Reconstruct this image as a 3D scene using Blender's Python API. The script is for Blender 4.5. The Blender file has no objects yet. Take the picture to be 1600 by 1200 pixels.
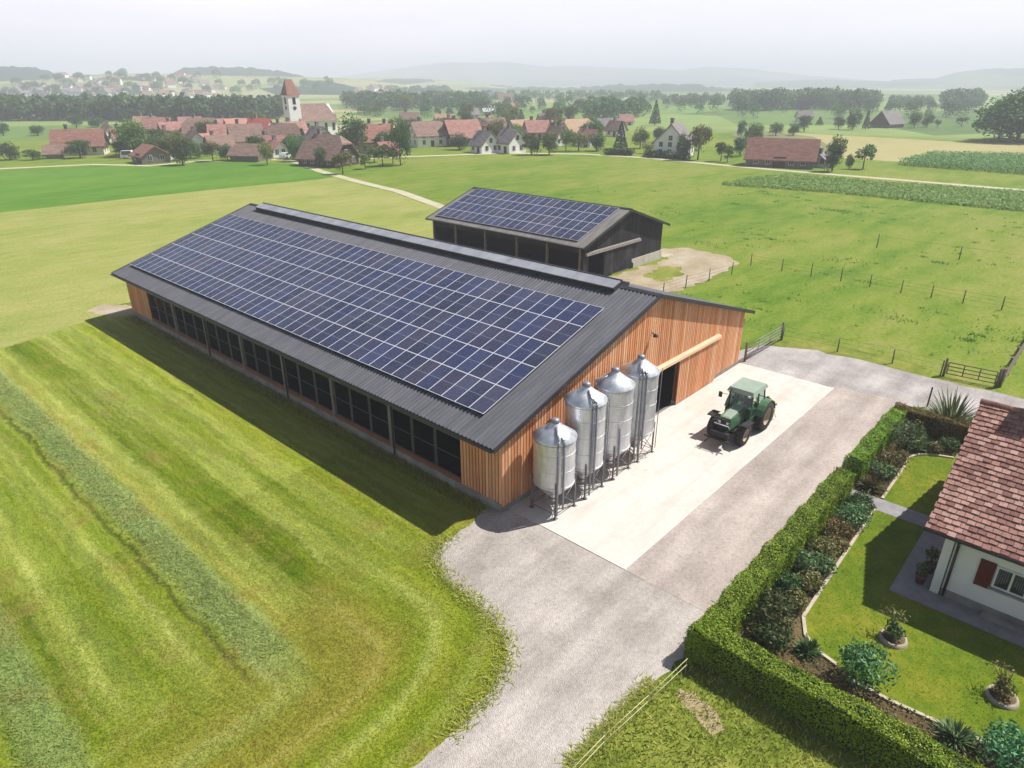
import bpy, bmesh, math, random
import numpy as np
from mathutils import Vector, Matrix

random.seed(7)
rng = np.random.default_rng(7)
R = math.radians
C = bpy.context.scene.collection
sc = bpy.context.scene

# ------------------------------------------------------------------ camera, sky, sun, exposure
F_PX, PITCH, YAW = 1057.8, 0.421, 0.8322          # focal length in pixels of a 1600 px wide frame
CAM = np.array([-18.784, -17.714, 18.0])
cam = bpy.data.cameras.new('camera')
cam.sensor_width = 36
cam.lens = 36 * F_PX / 1600
cam.clip_start = 0.5
cam.clip_end = 30000
camo = bpy.data.objects.new('camera', cam)
C.objects.link(camo)
camo.location = CAM
camo.rotation_euler = (math.pi / 2 - PITCH, 0, -YAW)
sc.camera = camo

SUN = Vector((2.4, -1.25, 3.7)).normalized()      # towards the sun
sun = bpy.data.lights.new('sun', 'SUN')
sun.energy = 5.0
sun.angle = R(0.5)
sun.color = (1.0, 0.965, 0.91)
suno = bpy.data.objects.new('sun', sun)
C.objects.link(suno)
suno.location = (60, -40, 80)
suno.rotation_euler = SUN.to_track_quat('Z', 'Y').to_euler()

w = bpy.data.worlds.new('World')
sc.world = w
w.use_nodes = True
nt = w.node_tree
nt.nodes.clear()
sky = nt.nodes.new('ShaderNodeTexSky')
sky.sky_type = 'NISHITA'
sky.sun_disc = False
sky.sun_elevation = math.asin(SUN.z)
sky.sun_rotation = math.atan2(SUN.x, SUN.y)
sky.air_density = 1.0
sky.dust_density = 1.0
sky.ozone_density = 1.0
bg = nt.nodes.new('ShaderNodeBackground')
bg.inputs[1].default_value = 0.053
wo = nt.nodes.new('ShaderNodeOutputWorld')
# thin veil of high cloud over the blue
geo = nt.nodes.new('ShaderNodeTexCoord')
mp = nt.nodes.new('ShaderNodeMapping')
mp.inputs['Scale'].default_value = (1.6, 1.6, 9.0)
nz = nt.nodes.new('ShaderNodeTexNoise')
nz.inputs['Scale'].default_value = 2.2
nz.inputs['Detail'].default_value = 6
rp = nt.nodes.new('ShaderNodeValToRGB')
rp.color_ramp.elements[0].position = 0.36
rp.color_ramp.elements[0].color = (0.86, 0.86, 0.86, 1)
rp.color_ramp.elements[1].position = 0.66
rp.color_ramp.elements[1].color = (1, 1, 1, 1)
mx = nt.nodes.new('ShaderNodeMix')
mx.data_type = 'RGBA'
mx.inputs[7].default_value = (15.9, 15.1, 16.3, 1)
nt.links.new(geo.outputs['Generated'], mp.inputs[0])
nt.links.new(mp.outputs[0], nz.inputs[0])
nt.links.new(nz.outputs[0], rp.inputs[0])
# the veil lies low over the horizon and thins out upwards
sz = nt.nodes.new('ShaderNodeSeparateXYZ')
nt.links.new(geo.outputs['Generated'], sz.inputs[0])
lo = nt.nodes.new('ShaderNodeMapRange')
lo.inputs[1].default_value = 0.10
lo.inputs[2].default_value = 0.22
lo.inputs[3].default_value = 1.0
lo.inputs[4].default_value = 0.03
nt.links.new(sz.outputs[2], lo.inputs[0])
ml = nt.nodes.new('ShaderNodeMath')
ml.operation = 'MULTIPLY'
nt.links.new(rp.outputs[0], ml.inputs[0])
nt.links.new(lo.outputs[0], ml.inputs[1])
nt.links.new(ml.outputs[0], mx.inputs[0])
nt.links.new(sky.outputs[0], mx.inputs[6])
nt.links.new(mx.outputs[2], bg.inputs[0])
nt.links.new(bg.outputs[0], wo.inputs[0])

sc.view_settings.view_transform = 'Standard'
sc.view_settings.look = 'None'
sc.view_settings.gamma = 1
sc.view_settings.exposure = 0.58
sc.cycles.max_bounces = 6
sc.cycles.diffuse_bounces = 3
sc.cycles.glossy_bounces = 3
sc.cycles.transparent_max_bounces = 6
sc.cycles.volume_bounces = 1
HAZE_DENSITY = 0.00062

# ------------------------------------------------------------------ survey helpers (pixel of the 1600x1200 photo -> place)
_fw = np.array([math.sin(YAW) * math.cos(PITCH), math.cos(YAW) * math.cos(PITCH), -math.sin(PITCH)])
_rt = np.array([math.cos(YAW), -math.sin(YAW), 0.0])
_up = np.cross(_rt, _fw)


def ray(px, py):
    return _fw * F_PX + _rt * (px - 800) - _up * (py - 600)


def G(px, py, z=0.0):
    d = ray(px, py)
    p = CAM + d * ((z - CAM[2]) / d[2])
    return float(p[0]), float(p[1])


def height_at(pt, px, py):
    """height of the point seen at (px,py) standing over ground point pt"""
    d = ray(px, py)
    D = math.hypot(pt[0] - CAM[0], pt[1] - CAM[1])
    return float(CAM[2] + d[2] * D / math.hypot(d[0], d[1]))


def mpp(pt):
    """metres per photo pixel at ground point pt"""
    return float(np.dot(np.array([pt[0], pt[1], 3.0]) - CAM, _fw) / F_PX)


def heading(px):
    d = ray(px, 127)
    n = math.hypot(d[0], d[1])
    return np.array([d[0] / n, d[1] / n])


# ------------------------------------------------------------------ object helpers
def lin(r, g, b, k=0.62):
    f = lambda c: (c / 255 / 12.92) if c <= 10 else ((c / 255 + 0.055) / 1.055) ** 2.4
    return (f(r) * k, f(g) * k, f(b) * k, 1)


def tag(o, label=None, cat=None, group=None, kind=None):
    if label: o['label'] = label
    if cat: o['category'] = cat
    if group: o['group'] = group
    if kind: o['kind'] = kind
    return o


def thing(name, label, cat, loc=(0, 0, 0), rz=0.0, group=None):
    o = bpy.data.objects.new(name, None)
    o.empty_display_size = 0.3
    C.objects.link(o)
    o.location = loc
    o.rotation_euler = (0, 0, rz)
    return tag(o, label, cat, group)


def copy_tree(o, parent=None):
    c = o.copy()
    C.objects.link(c)
    c.parent = parent
    for ch in list(o.children):
        copy_tree(ch, c)
    return c


def link(name, me, parent=None):
    o = bpy.data.objects.new(name, me)
    C.objects.link(o)
    if parent is not None:
        o.parent = parent
    return o


def np_mesh(name, V, n, mats, uv=None):
    """mesh of len(V)/n separate n-gons"""
    V = np.asarray(V, dtype=np.float32).reshape(-1, 3)
    N = len(V)
    me = bpy.data.meshes.new(name)
    me.vertices.add(N)
    me.vertices.foreach_set('co', V.ravel())
    me.loops.add(N)
    me.loops.foreach_set('vertex_index', np.arange(N, dtype=np.int32))
    me.polygons.add(N // n)
    me.polygons.foreach_set('loop_start', np.arange(0, N, n, dtype=np.int32))
    me.polygons.foreach_set('loop_total', np.full(N // n, n, dtype=np.int32))
    if uv is not None:
        l = me.uv_layers.new(name='UVMap')
        l.data.foreach_set('uv', np.asarray(uv, dtype=np.float32).ravel())
    for m in mats if isinstance(mats, (list, tuple)) else [mats]:
        me.materials.append(m)
    me.update(calc_edges=True)
    return me


class MB:
    """collects boxes, tubes, prisms and lathes into ONE mesh"""
    def __init__(self):
        self.v, self.f, self.m, self.s = [], [], [], []

    def add(self, vs, fs, mi=0, smooth=False):
        b = len(self.v)
        self.v += [tuple(map(float, p)) for p in vs]
        for f in fs:
            self.f.append(tuple(i + b for i in f))
            self.m.append(mi)
            self.s.append(smooth)
        return self

    def box(self, x0, x1, y0, y1, z0, z1, mi=0):
        vs = [(x0, y0, z0), (x1, y0, z0), (x1, y1, z0), (x0, y1, z0), (x0, y0, z1), (x1, y0, z1), (x1, y1, z1), (x0, y1, z1)]
        return self.add(vs, [(3, 2, 1, 0), (4, 5, 6, 7), (0, 1, 5, 4), (1, 2, 6, 5), (2, 3, 7, 6), (3, 0, 4, 7)], mi)

    def hexa(self, b, t, mi=0):
        """bottom quad and top quad, both counter-clockwise from above"""
        return self.add(list(b) + list(t), [(3, 2, 1, 0), (4, 5, 6, 7), (0, 1, 5, 4), (1, 2, 6, 5), (2, 3, 7, 6), (3, 0, 4, 7)], mi)

    def prism(self, pts, axis, a, b, mi=0):
        """pts: 2-D outline, extruded along axis ('x','y','z') from a to b"""
        def P(p, t):
            return {'x': (t, p[0], p[1]), 'y': (p[0], t, p[1]), 'z': (p[0], p[1], t)}[axis]
        n = len(pts)
        vs = [P(p, a) for p in pts] + [P(p, b) for p in pts]
        fs = [tuple(range(n))[::-1], tuple(range(n, 2 * n))]
        fs += [(i, (i + 1) % n, n + (i + 1) % n, n + i) for i in range(n)]
        return self.add(vs, fs, mi)

    def tube(self, p0, p1, r0, r1=None, n=8, mi=0, smooth=True):
        r1 = r0 if r1 is None else r1
        p0, p1 = Vector(p0), Vector(p1)
        d = (p1 - p0).normalized()
        a = d.orthogonal().normalized()
        b = d.cross(a)
        vs = []
        for p, r in ((p0, r0), (p1, r1)):
            for i in range(n):
                t = 2 * math.pi * i / n
                vs.append(p + a * (r * math.cos(t)) + b * (r * math.sin(t)))
        base = len(self.v)
        self.add(vs, [(i, (i + 1) % n, n + (i + 1) % n, n + i) for i in range(n)], mi, smooth)
        self.f.append(tuple(base + i for i in range(n))[::-1]); self.m.append(mi); self.s.append(False)
        self.f.append(tuple(base + n + i for i in range(n))); self.m.append(mi); self.s.append(False)
        return self

    def path(self, pts, r, n=8, mi=0):
        for a, b in zip(pts[:-1], pts[1:]):
            self.tube(a, b, r, r, n, mi)
        return self

    def lathe(self, prof, cx=0, cy=0, n=32, mi=0, smooth=True):
        """prof: list of (radius, z)"""
        vs = []
        for r, z in prof:
            for i in range(n):
                t = 2 * math.pi * i / n
                vs.append((cx + r * math.cos(t), cy + r * math.sin(t), z))
        fs = []
        for k in range(len(prof) - 1):
            for i in range(n):
                j = (i + 1) % n
                fs.append((k * n + i, k * n + j, (k + 1) * n + j, (k + 1) * n + i))
        return self.add(vs, fs, mi, smooth)

    def wheel(self, c, r, wdt, n=28, mi=0, prof=None):
        """lathe around the y axis"""
        vs, fs = [], []
        prof = prof or [(r * .6, -wdt / 2), (r * .93, -wdt / 2), (r, -wdt * .36), (r, wdt * .36), (r * .93, wdt / 2), (r * .6, wdt / 2)]
        for rr, y in prof:
            for i in range(n):
                t = 2 * math.pi * i / n
                vs.append((c[0] + rr * math.cos(t), c[1] + y, c[2] + rr * math.sin(t)))
        for k in range(len(prof) - 1):
            for i in range(n):
                j = (i + 1) % n
                fs.append((k * n + j, k * n + i, (k + 1) * n + i, (k + 1) * n + j))
        return self.add(vs, fs, mi, True)

    def mesh(self, name, mats):
        me = bpy.data.meshes.new(name)
        me.from_pydata(self.v, [], self.f)
        for m in mats if isinstance(mats, (list, tuple)) else [mats]:
            me.materials.append(m)
        me.polygons.foreach_set('material_index', self.m)
        me.polygons.foreach_set('use_smooth', self.s)
        me.update()
        return me

    def build(self, name, mats, parent=None):
        return link(name, self.mesh(name, mats), parent)


# ------------------------------------------------------------------ materials
class NT:
    def __init__(self, name):
        self.m = bpy.data.materials.new(name)
        self.m.use_nodes = True
        self.t = self.m.node_tree
        self.t.nodes.clear()
        self.out = self.t.nodes.new('ShaderNodeOutputMaterial')

    def n(self, kind, **kw):
        x = self.t.nodes.new('ShaderNode' + kind)
        for k, v in kw.items():
            setattr(x, k, v)
        return x

    def l(self, a, b):
        self.t.links.new(a, b)

    def coord(self, which='Object', scale=None, rot=None):
        c = self.n('TexCoord').outputs[which]
        if scale or rot:
            mp = self.n('Mapping')
            if scale: mp.inputs['Scale'].default_value = scale
            if rot: mp.inputs['Rotation'].default_value = rot
            self.l(c, mp.inputs[0])
            c = mp.outputs[0]
        return c

    def noise(self, vec, scale, detail=4, rough=0.55, out=0):
        x = self.n('TexNoise')
        x.inputs['Scale'].default_value = scale
        x.inputs['Detail'].default_value = detail
        x.inputs['Roughness'].default_value = rough
        self.l(vec, x.inputs[0])
        return x.outputs[out]

    def ramp(self, fac, stops, interp='LINEAR'):
        x = self.n('ValToRGB')
        cr = x.color_ramp
        cr.interpolation = interp
        while len(cr.elements) < len(stops):
            cr.elements.new(0.5)
        for e, (p, c) in zip(cr.elements, stops):
            e.position = p
            e.color = c if hasattr(c, '__len__') else (c, c, c, 1)
        self.l(fac, x.inputs[0])
        return x.outputs[0]

    def mix(self, fac, a, b, mode='MIX'):
        x = self.n('Mix', data_type='RGBA', blend_type=mode)
        for s, i in ((fac, 0), (a, 6), (b, 7)):
            if hasattr(s, 'is_linked') or hasattr(s, 'node'):
                self.l(s, x.inputs[i])
            elif i == 0:
                x.inputs[i].default_value = s
            else:
                x.inputs[i].default_value = s if hasattr(s, '__len__') else (s, s, s, 1)
        return x.outputs[2]

    def math(self, op, a, b=None):
        x = self.n('Math', operation=op)
        for i, s in enumerate((a, b)):
            if s is None: continue
            if hasattr(s, 'node'): self.l(s, x.inputs[i])
            else: x.inputs[i].default_value = s
        return x.outputs[0]

    def bump(self, h, dist=0.05, strength=1.0):
        x = self.n('Bump')
        x.inputs['Strength'].default_value = strength
        x.inputs['Distance'].default_value = dist
        self.l(h, x.inputs['Height'])
        return x.outputs[0]

    def principled(self, col, rough=0.8, metal=0.0, normal=None, spec=0.3, coat=None):
        p = self.n('BsdfPrincipled')
        if hasattr(col, 'node'): self.l(col, p.inputs['Base Color'])
        else: p.inputs['Base Color'].default_value = col
        if hasattr(rough, 'node'): self.l(rough, p.inputs['Roughness'])
        else: p.inputs['Roughness'].default_value = rough
        p.inputs['Metallic'].default_value = metal
        p.inputs['Specular IOR Level'].default_value = spec
        if coat: p.inputs['Coat Weight'].default_value = coat
        if normal is not None: self.l(normal, p.inputs['Normal'])
        self.l(p.outputs[0], self.out.inputs[0])
        return self.m


def plain(name, c1, c2, scale=3.0, rough=0.7, metal=0.0, bump=0.0, spec=0.3, sc3=None, detail=5):
    """two-tone worn surface"""
    b = NT(name)
    v = b.coord('Object', sc3)
    f = b.noise(v, scale, detail, 0.6)
    col = b.ramp(f, [(0.3, c1), (0.7, c2)])
    nm = b.bump(b.noise(v, scale * 6, 3), bump) if bump else None
    return b.principled(col, rough, metal, nm, spec)


def leaf_mat(name, dark, light, third=None, trans=0.25, big=0.35):
    b = NT(name)
    g = b.n('NewGeometry')
    r = g.outputs['Random Per Island']
    stops = [(0.0, dark), (0.55, light)] + ([(1.0, third)] if third else [(1.0, tuple(min(1, c * 1.25) for c in light[:3]) + (1,))])
    col = b.ramp(r, stops)
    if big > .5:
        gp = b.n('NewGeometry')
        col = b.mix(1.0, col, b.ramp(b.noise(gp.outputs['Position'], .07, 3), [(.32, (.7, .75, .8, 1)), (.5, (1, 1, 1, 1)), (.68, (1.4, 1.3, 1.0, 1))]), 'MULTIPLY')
    oi = b.n('ObjectInfo')
    hs = b.n('HueSaturation')
    b.l(b.math('ADD', b.math('MULTIPLY', oi.outputs['Random'], 0.07), 0.465), hs.inputs['Hue'])
    b.l(b.math('ADD', b.math('MULTIPLY', oi.outputs['Random'], 0.55), 0.75), hs.inputs['Value'])
    b.l(col, hs.inputs['Color'])
    col = hs.outputs[0]
    d = b.n('BsdfPrincipled')
    b.l(col, d.inputs['Base Color'])
    d.inputs['Roughness'].default_value = 0.55
    d.inputs['Specular IOR Level'].default_value = 0.25
    t = b.n('BsdfTranslucent')
    b.l(col, t.inputs[0])
    mxs = b.n('MixShader')
    mxs.inputs[0].default_value = trans
    b.l(d.outputs[0], mxs.inputs[1])
    b.l(t.outputs[0], mxs.inputs[2])
    b.l(mxs.outputs[0], b.out.inputs[0])
    return b.m


def boards_mat(name, stops, rough=0.75, axis_scale=(2.0, 2.0, 0.25)):
    """timber boards: tone changes board by board (each board is a mesh island)"""
    b = NT(name)
    g = b.n('NewGeometry')
    col = b.ramp(g.outputs['Random Per Island'], stops)
    v = b.coord('Object', axis_scale)
    f = b.noise(v, 5, 6, 0.7)
    wz = b.n('SeparateXYZ')
    b.l(b.coord('Object'), wz.inputs[0])
    wthr = b.ramp(b.noise(b.coord('Object', (.5, .5, .35)), 1.2, 5, .65), [(0.5, 0.0), (0.78, 0.4)])
    col = b.mix(wthr, col, b.mix(0.5, col, (0.30, 0.27, 0.24, 1)))
    col = b.mix(1.0, col, b.ramp(f, [(0.25, 0.72), (0.75, 1.12)]), 'MULTIPLY')
    return b.principled(col, rough, 0, b.bump(f, 0.01), 0.2)


M = {}
# ---- ground materials
def grass_ground(name, stops, s_big=0.05, s_mid=0.6, s_fine=9, bump=0.10, stretch=(1, 1, 1), rot=(0, 0, 0), tuft=0.55):
    b = NT(name)
    v = b.coord('Object', stretch, rot)
    v0 = b.coord('Object')
    big = b.noise(v, s_big, 4, 0.6)
    mid = b.noise(v, s_mid, 5, 0.65)
    fin = b.noise(v0, s_fine, 4, 0.7)
    f = b.math('ADD', b.math('MULTIPLY', big, 0.55), b.math('MULTIPLY', mid, 0.45))
    col = b.ramp(f, stops)
    col = b.mix(tuft, col, b.ramp(fin, [(0.3, 0.55), (0.5, 1.0), (0.75, 1.35)]), 'MULTIPLY')
    h = b.math('ADD', b.math('MULTIPLY', mid, 0.7), b.math('MULTIPLY', fin, 0.35))
    return b.principled(col, 0.9, 0, b.bump(h, bump), 0.1)


M['meadow'] = grass_ground('meadow', [(0.30, lin(96, 128, 40)), (0.44, lin(126, 160, 52)), (0.54, lin(150, 172, 72)), (0.68, lin(172, 178, 96))], 0.03, 0.25, 3, 0.25, (0.6, 1.6, 1), (0, 0, 0.2))
M['rough_grass'] = grass_ground('rough_grass', [(0.32, lin(84, 104, 34)), (0.46, lin(132, 146, 52)), (0.58, lin(160, 164, 74)), (0.70, lin(196, 182, 130))], 0.22, 1.1, 9, 0.12)
M['green_field'] = grass_ground('green_field', [(0.30, lin(78, 128, 30)), (0.5, lin(102, 148, 42)), (0.7, lin(130, 164, 60))], 0.05, 0.4, 4, 0.1, (0.5, 2, 1))
M['pale_field'] = grass_ground('pale_field', [(0.30, lin(134, 152, 64)), (0.45, lin(160, 170, 84)), (0.6, lin(182, 180, 106)), (0.72, lin(150, 166, 74))], 0.045, 0.35, 3.5, 0.12, (0.7, 1.6, 1), (0, 0, 0.5))
M['lawn'] = grass_ground('lawn', [(0.30, lin(84, 112, 16)), (0.46, lin(118, 140, 30)), (0.58, lin(146, 150, 44)), (0.72, lin(172, 160, 70))], 0.35, 1.7, 22, 0.05)
M['tan_field'] = grass_ground('tan_field', [(0.3, lin(176, 170, 110)), (0.6, lin(198, 188, 130))], 0.03, 0.2, 2, 0.1)
M['olive_field'] = grass_ground('olive_field', [(0.3, lin(128, 132, 84)), (0.6, lin(150, 150, 100))], 0.03, 0.2, 2, 0.1)


def far_ground():
    """valley floor: meadow near the farms, strips of crops and hay further out"""
    b = NT('valley_ground')
    v = b.coord('Object', (0.0045, 0.011, 1), (0, 0, 0.35))
    vo = b.n('TexVoronoi')
    vo.inputs['Scale'].default_value = 1.0
    b.l(v, vo.inputs['Vector'])
    sep = b.n('SeparateColor')
    b.l(vo.outputs['Color'], sep.inputs[0])
    patch = b.ramp(sep.outputs[0], [(0.0, lin(120, 150, 76)), (0.22, lin(150, 172, 96)), (0.42, lin(176, 182, 116)), (0.58, lin(132, 164, 84)), (0.74, lin(196, 188, 140)), (0.88, lin(104, 136, 70))], 'CONSTANT')
    v2 = b.coord('Object', (0.6, 1.6, 1), (0, 0, 0.2))
    v0 = b.coord('Object')
    big = b.noise(v2, 0.03, 4, 0.6)
    mid = b.noise(v2, 0.25, 5, 0.65)
    fin = b.noise(v0, 3, 4, 0.7)
    f = b.math('ADD', b.math('MULTIPLY', big, 0.55), b.math('MULTIPLY', mid, 0.45))
    near = b.ramp(f, [(0.30, lin(80, 118, 22)), (0.42, lin(110, 144, 34)), (0.52, lin(138, 156, 54)), (0.66, lin(164, 164, 84))])
    pt = b.noise(b.coord('Object', (1, .7, 1)), 0.055, 6, 0.7)
    near = b.mix(b.ramp(pt, [(0.52, 0.0), (0.72, 0.5)]), near, lin(166, 168, 84))
    near = b.mix(b.ramp(b.noise(v2, 0.9, 5, .7), [(0.54, 0.0), (0.7, 0.6)]), near, lin(92, 130, 34))
    near = b.mix(0.55, near, b.ramp(fin, [(0.3, 0.55), (0.5, 1.0), (0.75, 1.35)]), 'MULTIPLY')
    ln = b.n('VectorMath', operation='LENGTH')
    b.l(v0, ln.inputs[0])
    mr = b.n('MapRange')
    mr.inputs[1].default_value = 255
    mr.inputs[2].default_value = 275
    b.l(ln.outputs['Value'], mr.inputs[0])
    col = b.mix(mr.outputs[0], near, b.mix(0.5, patch, b.ramp(b.noise(v0, 0.05, 4), [(0.3, 0.75), (0.7, 1.2)]), 'MULTIPLY'))
    h = b.math('ADD', b.math('MULTIPLY', mid, 0.7), b.math('MULTIPLY', fin, 0.35))
    return b.principled(col, 0.9, 0, b.bump(h, 0.25), 0.1)


M['valley'] = far_ground()


def mown(name, blades=False):
    """hay field: straight mower passes along the barn (UV.x = metres from the edge / 24), curved headland (UV.y) near the yard"""
    b = NT(name)
    uv = b.n('UVMap')
    sp = b.n('SeparateXYZ')
    b.l(uv.outputs[0], sp.inputs[0])
    v0 = b.coord('Object')
    oy = b.n('SeparateXYZ')
    b.l(v0, oy.inputs[0])
    n_lo = b.noise(v0, 0.35, 3)
    wob = b.math('MULTIPLY', b.math('SUBTRACT', n_lo, 0.5), 0.03)
    wob2 = b.math('MULTIPLY', b.math('SUBTRACT', b.noise(v0, 2.2, 3), 0.5), 0.022)
    wb = b.math('ADD', wob, wob2)
    s = b.math('ADD', sp.outputs[0], wb)
    s2 = b.math('ADD', sp.outputs[1], wb)
    yg, gr, dk = lin(160, 172, 46, .62), lin(128, 152, 36, .62), lin(104, 130, 22, .58)
    pale, wr, straw = lin(188, 196, 104, .64), lin(162, 184, 122, .66), lin(190, 184, 100, .64)
    S = lambda m: m / 24
    # straight passes: many narrow bands from a noise stretched along the barn
    cb = b.n('CombineXYZ')
    b.l(b.math('MULTIPLY', s, 24.0), cb.inputs[0])
    b.l(b.math('MULTIPLY', oy.outputs[1], 0.035), cb.inputs[1])
    st = b.noise(cb.outputs[0], 1.7, 5, 0.7)
    col = b.ramp(st, [(0.30, dk), (0.42, gr), (0.52, yg), (0.62, pale), (0.74, straw)])
    cf = b.n('CombineXYZ')
    b.l(b.math('MULTIPLY', s, 24.0), cf.inputs[0])
    b.l(b.math('MULTIPLY', oy.outputs[1], 0.05), cf.inputs[1])
    cf.inputs[2].default_value = 7.3
    fine = b.noise(cf.outputs[0], 4.2, 3, 0.6)
    key = b.ramp(s, [(S(0), lin(182, 182, 78, .66)), (S(1.6), yg), (S(2.4), pale), (S(3.3), gr), (S(4.4), pale), (S(5.4), dk), (S(6.6), dk), (S(7.4), pale), (S(8.0), straw), (S(10.6), gr), (S(11.2), pale), (S(12.2), gr), (S(13.4), pale), (S(14.4), dk), (S(17), yg), (S(19), gr), (S(22), pale)])
    col = b.mix(0.5, col, key)
    col = b.mix(0.65, col, b.ramp(fine, [(0.34, (.74, .8, .66, 1)), (0.5, (1, 1, 1, 1)), (0.66, (1.22, 1.18, 1.2, 1))]), 'MULTIPLY')
    # headland
    cb2 = b.n('CombineXYZ')
    b.l(b.math('MULTIPLY', s2, 24.0), cb2.inputs[0])
    st2 = b.noise(cb2.outputs[0], 0.9, 3, 0.6)
    head = b.ramp(st2, [(0.32, gr), (0.5, yg), (0.66, pale)])
    head = b.mix(0.55, head, b.ramp(s2, [(S(0), lin(176, 172, 70, .66)), (S(2.2), gr), (S(3.2), yg), (S(3.9), pale), (S(4.6), gr), (S(6.0), lin(174, 156, 78, .62)), (S(8.2), lin(150, 140, 60, .62)), (S(8.9), lin(164, 170, 96, .64)), (S(10), lin(160, 154, 72, .62)), (S(14), gr)]))
    hm = b.n('MapRange', interpolation_type='SMOOTHSTEP')
    hm.inputs[1].default_value = 3.6
    hm.inputs[2].default_value = -0.6
    b.l(b.math('ADD', oy.outputs[1], b.math('MULTIPLY', b.math('SUBTRACT', n_lo, 0.5), 6.0)), hm.inputs[0])
    col = b.mix(hm.outputs[0], col, head)
    # the two grey-green windrows
    w1 = b.ramp(s, [(S(8.15), 0.0), (S(8.6), 0.62), (S(9.6), 0.62), (S(10.0), 0.0), (S(14.4), 0.0), (S(14.9), 0.55), (S(15.8), 0.55), (S(16.3), 0.0)])
    em = b.n('MapRange', interpolation_type='SMOOTHSTEP')
    em.inputs[1].default_value = -2.0
    em.inputs[2].default_value = 1.5
    b.l(oy.outputs[1], em.inputs[0])
    col = b.mix(b.math('MULTIPLY', w1, em.outputs[0]), col, wr)
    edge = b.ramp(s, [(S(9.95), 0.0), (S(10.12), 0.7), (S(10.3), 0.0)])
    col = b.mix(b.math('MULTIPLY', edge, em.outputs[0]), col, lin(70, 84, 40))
    v1 = b.coord('Object', (1.5, 0.35, 1))
    nb = b.noise(v1, 1.6, 6, 0.7)
    col = b.mix(0.8, col, b.ramp(nb, [(0.25, 0.74), (0.5, 1.0), (0.78, 1.25)]), 'MULTIPLY')
    dry = b.ramp(b.noise(v0, 0.5, 5, 0.65), [(0.52, 0.0), (0.72, 0.5)])
    col = b.mix(dry, col, lin(172, 148, 84))
    if blades:
        g = b.n('NewGeometry')
        col = b.mix(1.0, col, b.ramp(g.outputs['Random Per Island'], [(0, (0.7, 0.75, 0.6, 1)), (0.5, (1.1, 1.1, 1.0, 1)), (1, (1.7, 1.6, 1.5, 1))]), 'MULTIPLY')
        d = b.n('BsdfDiffuse')
        t = b.n('BsdfTranslucent')
        ms = b.n('MixShader')
        ms.inputs[0].default_value = 0.4
        b.l(col, d.inputs[0])
        b.l(col, t.inputs[0])
        b.l(d.outputs[0], ms.inputs[1])
        b.l(t.outputs[0], ms.inputs[2])
        b.l(ms.outputs[0], b.out.inputs[0])
        return b.m
    fin = b.noise(v0, 14, 4, 0.7)
    col = b.mix(0.55, col, b.ramp(fin, [(0.3, 0.6), (0.5, 1.0), (0.75, 1.3)]), 'MULTIPLY')
    h = b.math('ADD', b.math('MULTIPLY', nb, 0.5), b.math('MULTIPLY', fin, 0.3))
    return b.principled(col, 0.9, 0, b.bump(h, 0.10), 0.1)


M['mown'] = mown('mown_hay')
M['mown_blades'] = mown('mown_blades', True)


def gravel(name, c1, c2, c3, tracks=None):
    b = NT(name)
    v = b.coord('Object')
    big = b.noise(v, 0.35, 4, 0.6)
    fin = b.noise(v, 6.5, 7, 0.8)
    col = b.ramp(big, [(0.3, c1), (0.5, c2), (0.72, c3)])
    wear = b.noise(v, 0.9, 7, 0.75)
    col = b.mix(0.7 if c1[0] < .3 else 0.45, col, b.ramp(wear, [(0.34, (.74, .73, .72, 1)), (0.5, (.96, .96, .96, 1)), (0.7, (1.1, 1.09, 1.07, 1))]), 'MULTIPLY')
    if tracks:
        v1 = b.coord('Object', (0.12, 1.0, 1))
        tr = b.noise(v1, tracks, 3, 0.5)
        col = b.mix(0.8, col, b.ramp(tr, [(0.35, 0.82), (0.62, 1.15)]), 'MULTIPLY')
    col = b.mix(0.8, col, b.ramp(fin, [(0.3, 0.62), (0.5, 1.0), (0.72, 1.25)]), 'MULTIPLY')
    vo = b.n('TexVoronoi')
    vo.inputs['Scale'].default_value = 26
    b.l(v, vo.inputs['Vector'])
    return b.principled(col, 0.95, 0, b.bump(vo.outputs[0], 0.025), 0.15)


M['gravel'] = gravel('gravel', lin(190, 180, 170), lin(208, 198, 189), lin(224, 214, 206), 1.1)
M['asphalt'] = gravel('worn_asphalt', lin(200, 186, 176), lin(214, 199, 189), lin(226, 212, 202), 0.9)
M['farm_road'] = gravel('farm_road', lin(184, 176, 172), lin(204, 196, 192), lin(222, 214, 210), 0.8)
M['yard'] = gravel('yard_dirt', lin(186, 166, 130), lin(206, 188, 158), lin(220, 206, 184))
M['far_road'] = gravel('pale_track', lin(214, 204, 168), lin(226, 216, 184), lin(232, 226, 200))
M['soil'] = gravel('bed_soil', lin(92, 80, 54), lin(124, 104, 74), lin(158, 136, 104))
M['sand'] = gravel('bare_earth', lin(190, 170, 130), lin(210, 190, 156), lin(226, 208, 180))


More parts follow.
